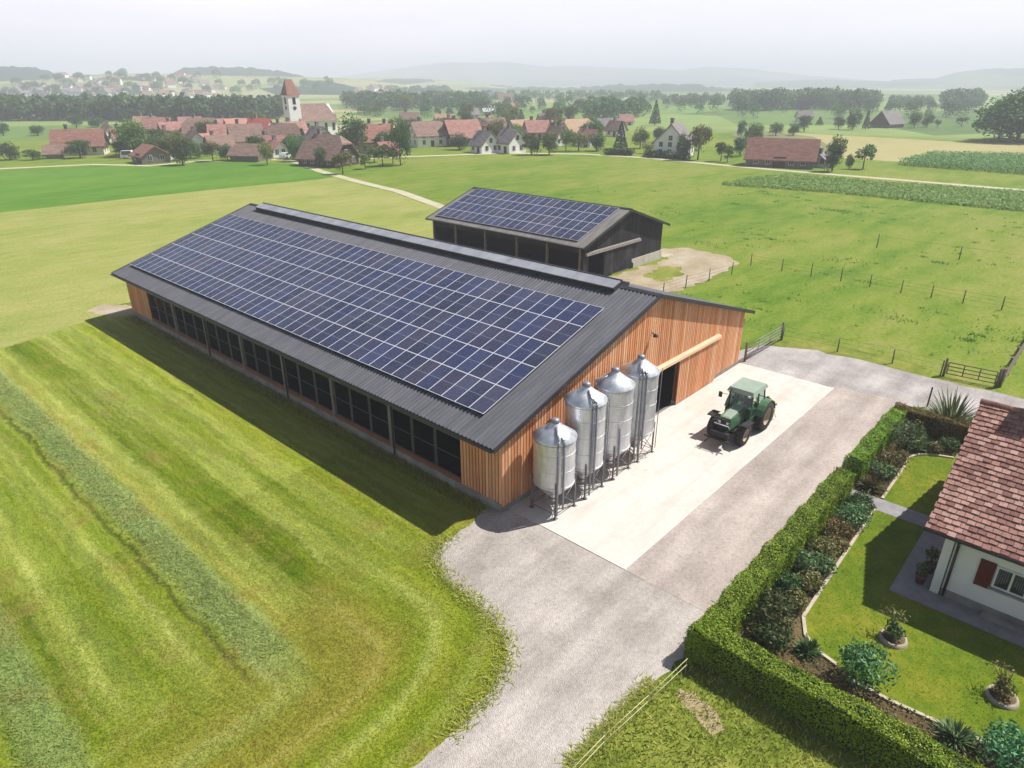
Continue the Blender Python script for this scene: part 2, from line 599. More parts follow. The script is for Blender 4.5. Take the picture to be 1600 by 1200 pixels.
def concrete():
    b = NT('pad_concrete')
    v = b.coord('Object')
    big = b.noise(v, 0.28, 5, 0.6)
    fin = b.noise(v, 16, 5, 0.7)
    col = b.ramp(big, [(0.3, lin(226, 219, 208, .66)), (0.55, lin(238, 232, 223, .66)), (0.75, lin(245, 240, 233, .66))])
    st = b.ramp(b.noise(v, 0.55, 7, 0.72), [(0.48, 0.0), (0.75, 0.6)])
    col = b.mix(st, col, lin(206, 186, 168, .7))
    tr = b.ramp(b.noise(b.coord('Object', (.12, 1.1, 1)), 1.3, 5, .65), [(0.5, 0.0), (0.75, 0.5)])
    col = b.mix(tr, col, lin(200, 184, 166, .68))
    sp = b.ramp(b.noise(v, 2.6, 3, .5), [(0.70, 0.0), (0.76, 0.5)])
    col = b.mix(sp, col, lin(150, 128, 108))
    col = b.mix(0.35, col, b.ramp(fin, [(0.3, 0.75), (0.7, 1.12)]), 'MULTIPLY')
    return b.principled(col, 0.85, 0, b.bump(fin, 0.006), 0.25)


M['pad'] = concrete()
M['plinth'] = plain('plinth_concrete', lin(140, 134, 128), lin(186, 180, 174), 1.5, 0.9, bump=0.01)
M['white_plinth'] = plain('limewash', lin(212, 200, 184), lin(236, 228, 218), 1.2, 0.9, bump=0.01)
M['paving'] = plain('patio_stone', lin(150, 146, 150), lin(182, 176, 176), 2.2, 0.85, bump=0.01)
M['edging'] = plain('kerb_stone', lin(204, 190, 160), lin(226, 214, 190), 3, 0.85, bump=0.01)
# ---- buildings
M['larch'] = boards_mat('larch_boards', [(0, lin(206, 136, 90, .98)), (0.3, lin(222, 156, 110, 1.0)), (0.6, lin(230, 172, 128, 1.0)), (0.85, lin(238, 190, 150, 1.0)), (1, lin(196, 128, 84, .96))])
M['larch_back'] = plain('larch_backing', lin(150, 88, 54), lin(176, 108, 70), 4, 0.85)  # darker brown larch for backing boards, header and low band
M['larch_beam'] = plain('planed_beam', lin(226, 180, 142, .75), lin(240, 202, 168, .78), 3, 0.7, sc3=(0.3, 2, 2))
M['black_boards'] = boards_mat('dark_boards', [(0, lin(40, 40, 44)), (0.5, lin(54, 54, 58)), (1, lin(70, 68, 70))])
M['dark'] = plain('barn_inside', lin(30, 27, 25), lin(44, 40, 36), 1.0, 0.95)  # near-black colour stands in for the shade indoors and in openings
M['post_grey'] = plain('weathered_post', lin(128, 120, 112), lin(168, 160, 150), 3, 0.8, sc3=(3, 3, .5))
M['mullion'] = plain('window_bar', lin(96, 92, 92), lin(130, 126, 124), 3, 0.6)
M['roof_sheet'] = plain('profiled_sheet', lin(92, 92, 100), lin(122, 121, 128), 0.8, 0.5, 0.0, spec=0.5, sc3=(0.35, 2.5, 1), detail=8)
M['roof_tile_grey'] = plain('grey_cement_sheet', lin(124, 120, 116), lin(156, 150, 146), 0.9, 0.7, spec=0.3, sc3=(0.4, 2.5, 1))
M['trim_dark'] = plain('dark_flashing', lin(46, 46, 52), lin(64, 64, 70), 2, 0.5, spec=0.5)
M['vent_sheet'] = plain('ridge_light_sheet', lin(150, 152, 162), lin(188, 190, 198), 0.7, 0.45, spec=0.5, sc3=(1, 2, 1))
M['galv'] = None


def galv(hoops=True):
    b = NT('galvanised_steel')
    v = b.coord('Object', (2.0, 2.0, 0.5))
    f = b.noise(v, 2.2, 6, 0.65)
    col = b.ramp(f, [(0.3, (0.52, 0.53, 0.57, 1)), (0.5, (0.66, 0.67, 0.70, 1)), (0.72, (0.78, 0.79, 0.80, 1))])
    # cool rolled hoops
    sp = b.n('SeparateXYZ')
    b.l(b.coord('Object'), sp.inputs[0])
    wv = b.math('SINE', b.math('MULTIPLY', sp.outputs[2], 62.0))
    return b.principled(col, b.ramp(f, [(0.3, 0.36), (0.7, 0.5)]), 0.72, b.bump(wv, 0.0022 if hoops else 0.0), 0.5)


M['galv'] = galv()
M['galv_smooth'] = galv(False)
M['steel'] = plain('silo_steel', lin(128, 126, 130), lin(160, 158, 162), 4, 0.5, 0.5, spec=0.5)
M['pipe'] = plain('grey_pipe', lin(150, 152, 162), lin(178, 180, 190), 3, 0.4, 0.3, spec=0.5)


def panel_mat(name, island):
    b = NT(name)
    uv = b.n('UVMap')
    br = b.n('TexBrick')
    br.offset = 0
    br.inputs['Scale'].default_value = 1
    br.inputs['Brick Width'].default_value = 1 / 6
    br.inputs['Row Height'].default_value = 1 / 12
    br.inputs['Mortar Size'].default_value = 0.004
    br.inputs['Color1'].default_value = (0, 0, 0, 1)
    br.inputs['Color2'].default_value = (0.2, 0.2, 0.2, 1)
    br.inputs['Mortar'].default_value = (1, 1, 1, 1)
    b.l(uv.outputs[0], br.inputs[0])
    if island:
        r = b.n('NewGeometry').outputs['Random Per Island']
    else:
        r = b.n('ObjectInfo').outputs['Random']
    base = b.ramp(r, [(0, lin(46, 52, 84, .5)), (0.2, lin(54, 58, 92, .5)), (0.4, lin(50, 62, 108, .52)), (0.6, lin(70, 64, 90, .5)), (0.8, lin(64, 74, 116, .55)), (1, lin(84, 80, 102, .52))])
    col = b.mix(b.math('MULTIPLY', br.outputs[0], 0.35), base, lin(120, 128, 160))
    # dust film, washed down the slope, and the seam between the two half-cut strings
    dn = b.noise(b.coord('Object', (0.5, 2.2, 1)), 2.0, 5, 0.65)
    gn = b.n('NewGeometry')
    dw = b.noise(gn.outputs['Position'], 0.35, 4, 0.6)
    col = b.mix(b.math('MULTIPLY', b.math('ADD', b.ramp(dn, [(0.4, 0.0), (0.8, 0.5)]), b.ramp(dw, [(0.4, 0.0), (0.75, 0.9)])), 0.16), col, lin(140, 136, 146))
    sx = b.n('SeparateXYZ')
    b.l(uv.outputs[0], sx.inputs[0])
    seam = b.ramp(b.math('ABSOLUTE', b.math('SUBTRACT', sx.outputs[1], 0.5)), [(0.0, 0.75), (0.016, 0.0)])
    col = b.mix(seam, col, lin(150, 154, 180))
    return b.principled(col, b.ramp(dn, [(0.3, 0.2), (0.8, 0.36)]), 0.0, None, 0.6)


M['cells'] = panel_mat('solar_cells', False)
M['cells_merged'] = panel_mat('solar_cells_row', True)
M['alu'] = plain('anodised_frame', lin(222, 224, 232, .75), lin(236, 238, 244, .75), 2, 0.45, 0.0, spec=0.5)
M['plaster'] = plain('white_render', lin(224, 222, 218, .86), lin(238, 237, 234, .86), 0.7, 0.9, bump=0.004)
M['tile'] = None


def tile_mat(name, stops):
    b = NT(name)
    g = b.n('NewGeometry')
    col = b.ramp(g.outputs['Random Per Island'], stops)
    f = b.noise(b.coord('Object'), 9, 5, 0.7)
    col = b.mix(0.9, col, b.ramp(f, [(0.28, 0.6), (0.5, 1.0), (0.75, 1.25)]), 'MULTIPLY')
    return b.principled(col, 0.85, 0, b.bump(f, 0.01), 0.2)


M['tile'] = tile_mat('clay_tiles', [(0, lin(132, 92, 84, .72)), (0.25, lin(158, 114, 104, .74)), (0.5, lin(174, 130, 118, .74)), (0.75, lin(194, 154, 142, .76)), (1, lin(142, 98, 90, .72))])


def far_roof(name, a, b_):
    return plain(name, a, b_, 0.9, 0.85, sc3=(1, 1, 3), bump=0.03, detail=8)


M['r_red'] = far_roof('roof_red', lin(158, 104, 94), lin(216, 164, 150))
M['r_bright'] = far_roof('roof_bright', lin(206, 92, 80), lin(228, 126, 108))
M['r_orange'] = far_roof('roof_orange', lin(196, 128, 108), lin(232, 176, 154))
M['r_brown'] = far_roof('roof_brown', lin(128, 102, 92), lin(184, 150, 136))
M['r_redbrown'] = far_roof('roof_redbrown', lin(142, 98, 86), lin(192, 138, 124))
M['r_grey'] = far_roof('roof_grey', lin(124, 116, 118), lin(172, 162, 160))
M['r_tan'] = far_roof('roof_tan', lin(186, 150, 116), lin(214, 182, 150))
M['w_white'] = plain('far_plaster', lin(236, 233, 230, .95), lin(248, 246, 244, .95), 0.3, 0.9)
M['w_cream'] = plain('far_cream', lin(216, 206, 184, .8), lin(234, 226, 208, .8), 0.3, 0.9)
M['w_wood'] = plain('far_timber', lin(78, 58, 46), lin(112, 84, 66), 1.2, 0.9, sc3=(3, 3, .3))
M['w_grey'] = plain('far_grey_timber', lin(120, 112, 104), lin(150, 142, 132), 1.2, 0.9, sc3=(3, 3, .3))
M['glass'] = NT('window_glass').principled((0.02, 0.028, 0.035, 1), 0.08, 0, None, 0.5)
M['white_paint'] = plain('white_paint', lin(222, 222, 220, .78), lin(234, 234, 232, .78), 3, 0.5)
M['curtain'] = plain('curtain', lin(96, 104, 116), lin(120, 126, 136), 4, 0.8)
M['shutter'] = plain('red_shutter', lin(104, 34, 26), lin(124, 44, 34), 4, 0.6)
M['downpipe'] = plain('brown_gutter', lin(58, 42, 40), lin(78, 58, 54), 4, 0.45, spec=0.5)
# ---- tractor
M['t_green'] = plain('tractor_green', (0.045, 0.13, 0.055, 1), (0.08, 0.18, 0.08, 1), 3, 0.35, spec=0.5)
M['t_roof'] = plain('pale_green', (0.23, 0.29, 0.22, 1), (0.29, 0.35, 0.28, 1), 2, 0.45, spec=0.5)  # paler green for the cab roof and the top of the hood
M['t_dark'] = plain('tractor_black', (0.012, 0.012, 0.013, 1), (0.03, 0.028, 0.026, 1), 5, 0.6)
M['tyre'] = plain('dusty_tyre', (0.02, 0.019, 0.018, 1), (0.05, 0.045, 0.04, 1), 6, 0.9, bump=0.01)
M['rim'] = plain('pale_rim', lin(196, 176, 140), lin(216, 200, 170), 5, 0.6)
M['t_yellow'] = plain('faded_yellow', lin(172, 178, 70), lin(200, 200, 100), 5, 0.6)
def clear_glass(name, tint):
    b = NT(name)
    g = b.n('BsdfGlossy')
    g.inputs['Roughness'].default_value = 0.05
    g.inputs[0].default_value = (.9, .95, .95, 1)
    t = b.n('BsdfTransparent')
    t.inputs[0].default_value = tint
    m = b.n('MixShader')
    fr = b.n('Fresnel')
    b.l(b.math('ADD', fr.outputs[0], .06), m.inputs[0])
    b.l(t.outputs[0], m.inputs[1])
    b.l(g.outputs[0], m.inputs[2])
    b.l(m.outputs[0], b.out.inputs[0])
    return b.m


M['t_glass'] = clear_glass('cab_glass', (.62, .76, .74, 1))
M['lamp'] = NT('lamp_glass').principled((0.6, 0.6, 0.55, 1), 0.1, 0, None, 0.6)
# ---- plants
M['bark'] = plain('bark', lin(84, 70, 56), lin(120, 102, 84), 6, 0.95, bump=0.03, sc3=(3, 3, .6))
M['leaf_a'] = leaf_mat('leaves_mid', lin(66, 94, 36, .75), lin(106, 134, 56, .75), lin(146, 166, 84, .75), trans=.4)
M['leaf_b'] = leaf_mat('leaves_dark', lin(52, 82, 42, .8), lin(82, 112, 58, .85), lin(116, 142, 80, .85), trans=.45)
M['leaf_c'] = leaf_mat('leaves_olive', lin(94, 104, 46, .72), lin(132, 140, 68, .72), lin(164, 166, 96, .72), trans=.4)
M['needle'] = leaf_mat('needles', lin(36, 66, 44, .65), lin(58, 90, 60, .65), lin(78, 110, 76, .65), trans=.3)
M['forest'] = leaf_mat('forest_leaves', lin(64, 98, 66, .8), lin(84, 120, 76, .85), lin(108, 140, 90, .85), trans=0.45, big=1)  # lighter, bluish leaves: some of the distance haze is put into the colour
M['hedge'] = leaf_mat('hedge_leaves', lin(84, 130, 14, .9), lin(120, 164, 26, .92), lin(162, 190, 60, .92), trans=.22)
M['hedge_core'] = plain('hedge_twigs', lin(40, 52, 18, .5), lin(62, 74, 26, .5), 5, 0.95)
M['shrub_blue'] = leaf_mat('shrub_bluegreen', lin(60, 90, 46, .75), lin(102, 132, 80, .8), lin(164, 182, 134, .82), trans=.35)
M['shrub_dark'] = leaf_mat('shrub_dark', lin(46, 72, 34, .7), lin(78, 106, 54, .75), lin(128, 148, 92, .8), trans=.35)
M['shrub_olive'] = leaf_mat('shrub_olive', lin(96, 98, 54, 0.69), lin(134, 132, 78, 0.69), lin(168, 160, 104, 0.69))
M['shrub_brown'] = leaf_mat('shrub_brown', lin(104, 92, 56, .65), lin(142, 124, 80, .68), lin(176, 158, 110, .7), trans=.35)
M['shrub_fresh'] = leaf_mat('shrub_fresh', lin(40, 92, 52, 0.69), lin(84, 146, 86, 0.75), lin(140, 186, 128, 0.78))
M['grass_tuft'] = leaf_mat('grass_blades', lin(108, 124, 34, .8), lin(160, 164, 62, .85), lin(212, 198, 116, .85), trans=.4)
M['tussock'] = leaf_mat('pasture_tussock', lin(92, 130, 34, .65), lin(120, 156, 48, .7), lin(150, 174, 70, .75), trans=.35)
M['lawn_tuft'] = leaf_mat('lawn_blades', lin(96, 122, 16, .8), lin(134, 156, 32, .85), lin(172, 176, 60, .85), trans=.4)
M['crop'] = leaf_mat('crop_leaves', lin(112, 160, 74, .75), lin(146, 190, 98, .8), lin(180, 208, 126, .8), trans=.4)
M['maize'] = leaf_mat('maize_leaves', lin(94, 142, 76, .75), lin(124, 170, 96, .8), lin(156, 190, 116, .8), trans=.4)
M['pot'] = plain('clay_pot', lin(120, 84, 66), lin(150, 108, 84), 4, 0.85)
M['petal'] = leaf_mat('petals', lin(210, 190, 120, .7), lin(226, 216, 170, .7), lin(200, 120, 100, .7))
M['ring'] = plain('pale_stone_ring', lin(176, 164, 144), lin(206, 194, 174), 4, 0.85, bump=0.01)
M['wood_post'] = plain('fence_post', lin(120, 108, 94), lin(156, 142, 124), 5, 0.9, sc3=(3, 3, .5))
M['wire'] = plain('fence_wire', lin(120, 112, 100), lin(150, 140, 124), 3, 0.5, 0.4)
M['tape'] = plain('fence_tape', lin(214, 212, 150, .75), lin(230, 228, 180, .75), 3, 0.6)
M['gate_metal'] = plain('galvanised_gate', lin(140, 136, 130), lin(178, 172, 164), 3, 0.45, 0.4)
M['car_white'] = plain('white_car', (0.7, 0.7, 0.7, 1), (0.76, 0.76, 0.75, 1), 1, 0.3, spec=0.5)
M['car_dark'] = plain('dark_car', (0.03, 0.035, 0.045, 1), (0.04, 0.045, 0.055, 1), 1, 0.3, spec=0.5)
#@@PART2
# ------------------------------------------------------------------ foliage helpers
def unit(a):
    return a / np.maximum(np.linalg.norm(a, axis=-1, keepdims=True), 1e-9)


def cards(P, N, size, jit=0.7, asp=0.55):
    """leaf-shaped quads at P facing roughly along N"""
    n = len(P)
    size = np.broadcast_to(np.asarray(size, float).reshape(-1, 1) if np.ndim(size) else np.full((1, 1), size), (n, 1))
    nn = unit(N + jit * rng.normal(size=(n, 3)))
    t = unit(np.cross(nn, rng.normal(size=(n, 3))))
    b = np.cross(nn, t)
    s = size * rng.uniform(.65, 1.25, (n, 1))
    Q = np.stack([P + b * s, P + t * s * asp, P - b * s, P - t * s * asp], axis=1)
    return Q.reshape(-1, 3)


def blob(n, lobes, lo=0.72, hi=1.06, down=0.35):
    """points with outward normals over ellipsoid lobes (cx,cy,cz,rx,ry,rz)"""
    L = np.asarray(lobes, float)
    wgt = (L[:, 3] * L[:, 4] + L[:, 4] * L[:, 5] + L[:, 3] * L[:, 5])
    k = rng.choice(len(L), n, p=wgt / wgt.sum())
    d = unit(rng.normal(size=(n, 3)))
    flip = (d[:, 2] < 0) & (rng.random(n) > down)
    d[flip, 2] *= -1
    r = rng.uniform(lo, hi, (n, 1))
    P = L[k, :3] + d * L[k, 3:] * r
    return P, unit(d / L[k, 3:])


def blades(P, h, wdt, lean=0.5):
    """one pointed blade of grass per point"""
    n = len(P)
    a = rng.uniform(0, 2 * math.pi, n)
    d = np.stack([np.cos(a), np.sin(a), np.zeros(n)], 1)
    s = np.stack([-np.sin(a), np.cos(a), np.zeros(n)], 1)
    h = h * rng.uniform(.5, 1.3, (n, 1))
    tip = P + d * h * lean * rng.uniform(.3, 1.6, (n, 1)) + np.array([0, 0, 1.0]) * h
    return np.stack([P - s * wdt, P + s * wdt, tip], 1).reshape(-1, 3)


def inside(P, poly):
    x, y = P[:, 0], P[:, 1]
    r = np.zeros(len(P), bool)
    n = len(poly)
    for i in range(n):
        x0, y0 = poly[i]
        x1, y1 = poly[(i + 1) % n]
        c = ((y0 > y) != (y1 > y)) & (x < (x1 - x0) * (y - y0) / (y1 - y0 + 1e-12) + x0)
        r ^= c
    return r


def scatter(poly, n):
    A = np.array(poly, float)
    lo, hi = A.min(0), A.max(0)
    P = rng.uniform(lo, hi, (int(n), 2))
    P = P[inside(P, poly)]
    return np.concatenate([P, np.zeros((len(P), 1))], 1)


def rough_edge(pts, amp=0.12, step=0.45, closed=True):
    out = []
    n = len(pts)
    for i in range(n if closed else n - 1):
        a, b = np.array(pts[i], float), np.array(pts[(i + 1) % n], float)
        L = np.linalg.norm(b - a)
        k = max(1, int(L / step))
        nrm = np.array([-(b - a)[1], (b - a)[0]]) / max(L, 1e-6)
        for j in range(k):
            p = a + (b - a) * j / k
            if j: p = p + nrm * random.gauss(0, amp)
            out.append((float(p[0]), float(p[1])))
    return out


def sheet(name, pts, z, mat, kind='structure'):
    """flat ground sheet (one polygon)"""
    me = bpy.data.meshes.new(name)
    me.from_pydata([(p[0], p[1], z) for p in pts], [], [tuple(range(len(pts)))])
    me.materials.append(mat)
    me.update()
    if me.polygons[0].normal.z < 0:
        me.flip_normals()
    o = link(name, me)
    o['kind'] = kind
    return o


def strip(pts, width):
    """outline of a band of given width along a polyline"""
    P = [np.array(p, float) for p in pts]
    L, Rr = [], []
    for i, p in enumerate(P):
        a = P[max(i - 1, 0)]
        b = P[min(i + 1, len(P) - 1)]
        t = (b - a) / np.linalg.norm(b - a)
        n = np.array([-t[1], t[0]]) * width / 2
        L.append(tuple(p + n))
        Rr.append(tuple(p - n))
    return L + Rr[::-1]


# ------------------------------------------------------------------ ground
me = bpy.data.meshes.new('ground')
g = 24
ext = np.linspace(-1, 1, g + 1)
ext = np.sign(ext) * np.abs(ext) ** 2 * 7000
gv = [(float(x), float(y), 0.0) for y in ext for x in ext]
gf = [(j * (g + 1) + i, j * (g + 1) + i + 1, (j + 1) * (g + 1) + i + 1, (j + 1) * (g + 1) + i) for j in range(g) for i in range(g)]
me.from_pydata(gv, [], gf)
me.materials.append(M['valley'])
me.update()
tag(link('ground', me), kind='structure')

FRONT_Y = -6.9


def mow_s(x, y):
    """distance in metres from the edge of the hay field, rounded at the corner by the yard"""
    px = np.maximum(-2.4 - x, 0)
    py = np.maximum(y + 7.2, 0) * 1.7
    rr = 9.0
    d = rr - np.hypot(np.maximum(rr - px, 0), np.maximum(rr - py, 0))
    return np.where((px < rr) & (py < rr), d, np.minimum(px, py))


def hay_z(x, y):
    s = -2.4 - x
    return 0.006 + 0.06 * (np.exp(-((s - 9.1) / 0.6) ** 4) + np.exp(-((s - 15.4) / 0.6) ** 4)) * np.clip((y + 2) / 3.5, 0, 1)


xs = np.arange(-64, 0.3, 0.5)
ys = np.concatenate([np.arange(-7.6, 12, 0.4), np.arange(12, 45, 1.0)])
X, Y = np.meshgrid(xs, ys)
top = 43.6 - 0.25 * (X + 3) * 0 + np.where(X < -3, (X + 3) * 0.33, 0)
S_ = mow_s(X, Y)
Z = hay_z(X, Y)
Z = np.where(np.abs(Y - ys[-1]) < .1, 0.006, Z)
V = np.stack([X, Y, Z], -1).reshape(-1, 3)
UV = np.stack([(-2.4 - X).ravel() / 24, S_.ravel() / 24], 1)
nx, ny = len(xs), len(ys)
idx = np.arange(nx * ny).reshape(ny, nx)
F = np.stack([idx[:-1, :-1], idx[:-1, 1:], idx[1:, 1:], idx[1:, :-1]], -1).reshape(-1, 4)
me = bpy.data.meshes.new('hay_field')
me.from_pydata(V.tolist(), [], F.tolist())
ul = me.uv_layers.new(name='UVMap')
ul.data.foreach_set('uv', UV[F.ravel()].astype(np.float32).ravel())
me.materials.append(M['mown'])
me.polygons.foreach_set('use_smooth', [True] * len(me.polygons))
me.update()
tag(link('hay_field', me), kind='structure')

# stubble beyond the barn, green field before the village, track to the village
pale = [(-70, 30), (-30, 35.5), (-14, 38.6), (-9.7, 41.3), (-3.1, 43.7), (0.3, 44.3), (0.3, 46.5), (26, 46.5), (30, 40), (44, 46), (50.5, 56), (58.0, 80.8), (60.6, 96), (63, 106), (58, 105.5), (34, 107.8), (18, 108), (-20, 108), (-90, 106)]
sheet('stubble_field', rough_edge(pale, .15, 1.5), 0.012, M['pale_field'])
sheet('green_field', [(-90, 106), (-20, 108), (18, 108), (34, 107.8), (58, 105.5), (63, 106), (66, 116), (72, 132), (66, 143), (60, 152), (47, 152), (40, 164), (20, 171), (-60, 178)], 0.014, M['green_field'])
sheet('track', strip([(74, 141), (70.5, 128), (66.8, 116.7), (62.2, 96.1), (59.5, 80.8), (53.5, 62.5), (50.2, 50), (49, 38), (49, 20)], 2.0), 0.020, M['far_road'])
sheet('village_road', strip([(-60, 183), (20, 174), (38, 168), (46, 155), (60, 157), (74, 144)], 2.4), 0.018, M['far_road'])
sheet('valley_road', strip([(88, 131), (100, 126.6), (124, 114), (136, 97), (139, 80), (137.6, 65), (136, 45.4), (136.3, 20), (136.3, -60)], 2.6), 0.020, M['far_road'])
sheet('tan_field', [(172, 62), (255, 100), (250, 30), (262, 0), (206, -2), (172, 24)], 0.014, M['tan_field'])
sheet('olive_field', [(175, 52), (192, 50), (240, 74), (258, 96), (246, 108), (200, 84), (180, 70)], 0.018, M['olive_field'])
# yard of the dark barn
sheet('yard', rough_edge([(47.5, 19.2), (51.0, 22.5), (54.0, 20.5), (53.4, 15.5), (51.0, 12.6), (42, 11.8), (35, 12.2), (28, 13), (27, 19.5), (33, 20.0)], .22, .7), 0.016, M['yard'])
sheet('yard_grass', rough_edge([(39.5, 17.6), (44, 18.0), (45.5, 16.5), (42, 14.6), (39.0, 15.2)], .2, .5), 0.022, M['rough_grass'])
# rough verge at the bottom right, in front of the hedge
sheet('verge', [(-34, -10.1), (-1.0, -10.1), (-1.0, -34), (-34, -34)], 0.008, M['rough_grass'])
# gravel apron, lane, concrete pad
apron = [(0.95, 0.6), (-0.6, 0.75), (-1.4, 0.45), (-2.6, 0.35), (-3.6, 0.3), (-4.3, -0.1), (-4.9, -1.6), (-4.95, -3.2), (-5.35, -5.0), (-6.0, -5.9), (-7.5, -6.5), (-9.5, -6.7), (-40, -6.9), (-40, -10.1), (-8, -10.05), (-5.6, -10.1), (-3.7, -10.2), (-2.0, -10.45), (0.95, -10.45)]
sheet('gravel_yard', rough_edge(apron, .09, .4), 0.016, M['gravel'])
sheet('lane', [(0.42, -10.45), (25.2, -10.45), (25.2, -10.1), (24.6, -6.3), (24.3, -6.3), (0.42, -6.35)], 0.022, M['asphalt'])
road = [(24.3, -10.1), (24.3, 1.4), (27, 0.9), (29, -0.2), (30.1, -2.5), (30.6, -6), (30.3, -10), (30.6, -14), (31.2, -40), (25.0, -40), (25.0, -11.2)]
sheet('farm_road', rough_edge(road, .1, .7), 0.019, M['farm_road'])
sheet('road_verge', rough_edge([(29, -0.2), (30.1, -2.5), (30.6, -6), (30.3, -10), (32.0, -10), (32.6, -5), (32.0, -1), (31, 0.4)], .15, .5), 0.012, M['rough_grass'])
mb = MB()
mb.box(0.42, 24.3, -6.4, -0.02, -0.1, 0.04)
pad = mb.build('pad', M['pad'])
tag(pad, kind='structure')
# bare trodden patches
sheet('bare_patch', rough_edge([G(1060, 1075), G(1085, 1080), G(1112, 1105), G(1132, 1140), G(1112, 1150), G(1092, 1128), G(1066, 1100)], .12, .25), 0.014, M['sand'])
sheet('bare_patch', rough_edge([(1.0, 45.0), (0.2, 42.6), (-1.2, 42.9), (-2.4, 46.2), (-0.5, 47.8)], .15, .5), 0.020, M['yard'])
# garden
sheet('lawn', [(-1.6, -11.2), (21, -11.2), (21, -34), (-1.6, -34)], 0.012, M['lawn'])
bed1 = [(1.2, -14.1), (1.6, -13.2), (2.6, -12.65), (8, -12.55), (11.6, -12.45), (11.6, -11.0), (-1.4, -11.0), (-1.4, -34), (1.1, -34), (1.05, -18.8), (0.9, -17.5), (0.85, -16.0)]
sheet('flower_bed', bed1, 0.020, M['soil'])
bed2 = [(12.85, -12.45), (16.6, -12.4), (18.0, -12.3), (18.9, -12.9), (19.5, -14.1), (21.2, -14.2), (21.2, -11.0), (12.85, -11.0)]
sheet('flower_bed', bed2, 0.020, M['soil'])
sheet('garden_path', [(11.7, -15.4), (12.8, -15.4), (12.8, -11.0), (11.7, -11.0)], 0.026, M['paving'])
mb = MB()
mb.box(6.3, 7.3, -30, -14.6, -0.05, 0.05).box(7.3, 12.6, -15.7, -14.6, -0.05, 0.05)
tag(mb.build('patio', M['paving']), kind='structure')


def kerb(pts, label, group=None):
    b = MB()
    for a, c in zip(pts[:-1], pts[1:]):
        a, c = Vector((*a, 0)), Vector((*c, 0))
        t = (c - a).normalized()
        n = Vector((-t.y, t.x, 0)) * 0.06
        a2, c2 = a - t * .01, c + t * .01
        b.hexa([a2 - n, c2 - n, c2 + n, a2 + n], [p + Vector((0, 0, .09)) for p in (a2 - n, c2 - n, c2 + n, a2 + n)])
    return tag(b.build('bed_edging', M['edging']), label, 'garden edging', group)


kerb([(1.1, -14.4), (1.3, -13.7), (1.75, -13.1), (2.6, -12.7), (6, -12.62), (11.65, -12.5)], 'pale stone edging along the shrub bed by the long hedge')
kerb([(12.85, -12.5), (16.6, -12.45), (17.8, -12.35), (18.5, -12.6), (19.0, -13.1), (19.4, -14.1)], 'pale curved edging round the small lawn beyond the garden path')
kerb([(0.75, -14.9), (0.75, -16.1), (0.9, -17.6), (1.1, -19), (1.15, -22)], 'pale stone edging between lawn and the front hedge bed')

# ------------------------------------------------------------------ big barn
SLOPE = math.atan2(7.683 - 3.703, 12.0 + .788)


def corrugated(ya, yb, x0, z0, x1, z1, period=0.25, h=0.045, thick=0.06):
    """profiled sheet running from the eave (x0,z0) to the ridge (x1,z1)"""
    n = int((yb - ya) / period)
    prof = []
    for i in range(n):
        y = ya + i * period
        prof += [(y, 0), (y + period * .42, 0), (y + period * .54, h), (y + period * .88, h)]
    prof.append((ya + n * period, 0))
    prof.append((yb, 0))
    vs, fs = [], []
    for y, dz in prof:
        vs += [(x0, y, z0 + dz), (x1, y, z1 + dz)]
    for i in range(len(prof) - 1):
        a = 2 * i
        fs.append((a, a + 1, a + 3, a + 2) if x0 > x1 else (a, a + 2, a + 3, a + 1))
    b = MB()
    b.add(vs, fs)
    b.hexa([(x0, ya, z0 - thick - .01), (x1, ya, z1 - thick - .01), (x1, yb, z1 - thick - .01), (x0, yb, z0 - thick - .01)] if x0 < x1 else
           [(x1, ya, z1 - thick - .01), (x0, ya, z0 - thick - .01), (x0, yb, z0 - thick - .01), (x1, yb, z1 - thick - .01)],
           [(x0, ya, z0 - .006), (x1, ya, z1 - .006), (x1, yb, z1 - .006), (x0, yb, z0 - .006)] if x0 < x1 else
           [(x1, ya, z1 - .006), (x0, ya, z0 - .006), (x0, yb, z0 - .006), (x1, yb, z1 - .006)])
    return b


def zroof(x, W=24.0, ze=3.703, zr=7.683, ov=.788):
    return ze + (zr - ze) * ((x + ov) if x < W / 2 else (W + ov - x)) / (W / 2 + ov)


barn = thing('solar_barn', 'long timber-clad barn with grey profiled roof covered in solar panels', 'barn', (0, 0, 0))
BW, BL = 24.04, 42.48
# cladding of the front gable: backing boards plus proud boards, opening at the door
mb = MB()
mb.prism([(0, .35), (13.0, .35), (13.0, 3.0), (15.2, 3.0), (15.2, .35), (BW, .35), (BW, zroof(BW) - .14), (12, zroof(12) - .14), (0, zroof(0) - .14)], 'y', 0.03, 0.12, 1)
x = 0.02
while x < BW - .1:
    wd = 0.145
    xm = x + wd / 2
    zt = zroof(xm) - .15
    for (za, zb) in ([(.30, zt)] if not 12.93 < xm < 15.27 else [(3.0, zt)]):
        z1a, z1b = min(zb, zroof(x) - .13), min(zb, zroof(x + wd) - .13)
        mb.hexa([(x, -.012, za), (x + wd, -.012, za), (x + wd, .03, za), (x, .03, za)], [(x, -.012, z1a), (x + wd, -.012, z1b), (x + wd, .03, z1b), (x, .03, z1a)], 0)
    x += 0.205
mb.build('gable_wall', [M['larch'], M['larch_back']], barn)
mb = MB()
mb.prism([(0, .0), (BW, .0), (BW, zroof(BW) - .14), (12, zroof(12) - .14), (0, zroof(0) - .14)], 'y', BL - .12, BL, 0)
mb.build('rear_wall', M['larch'], barn)
MB().box(BW - .15, BW, .12, BL - .12, .0, 3.75).build('side_wall', M['larch'], barn)


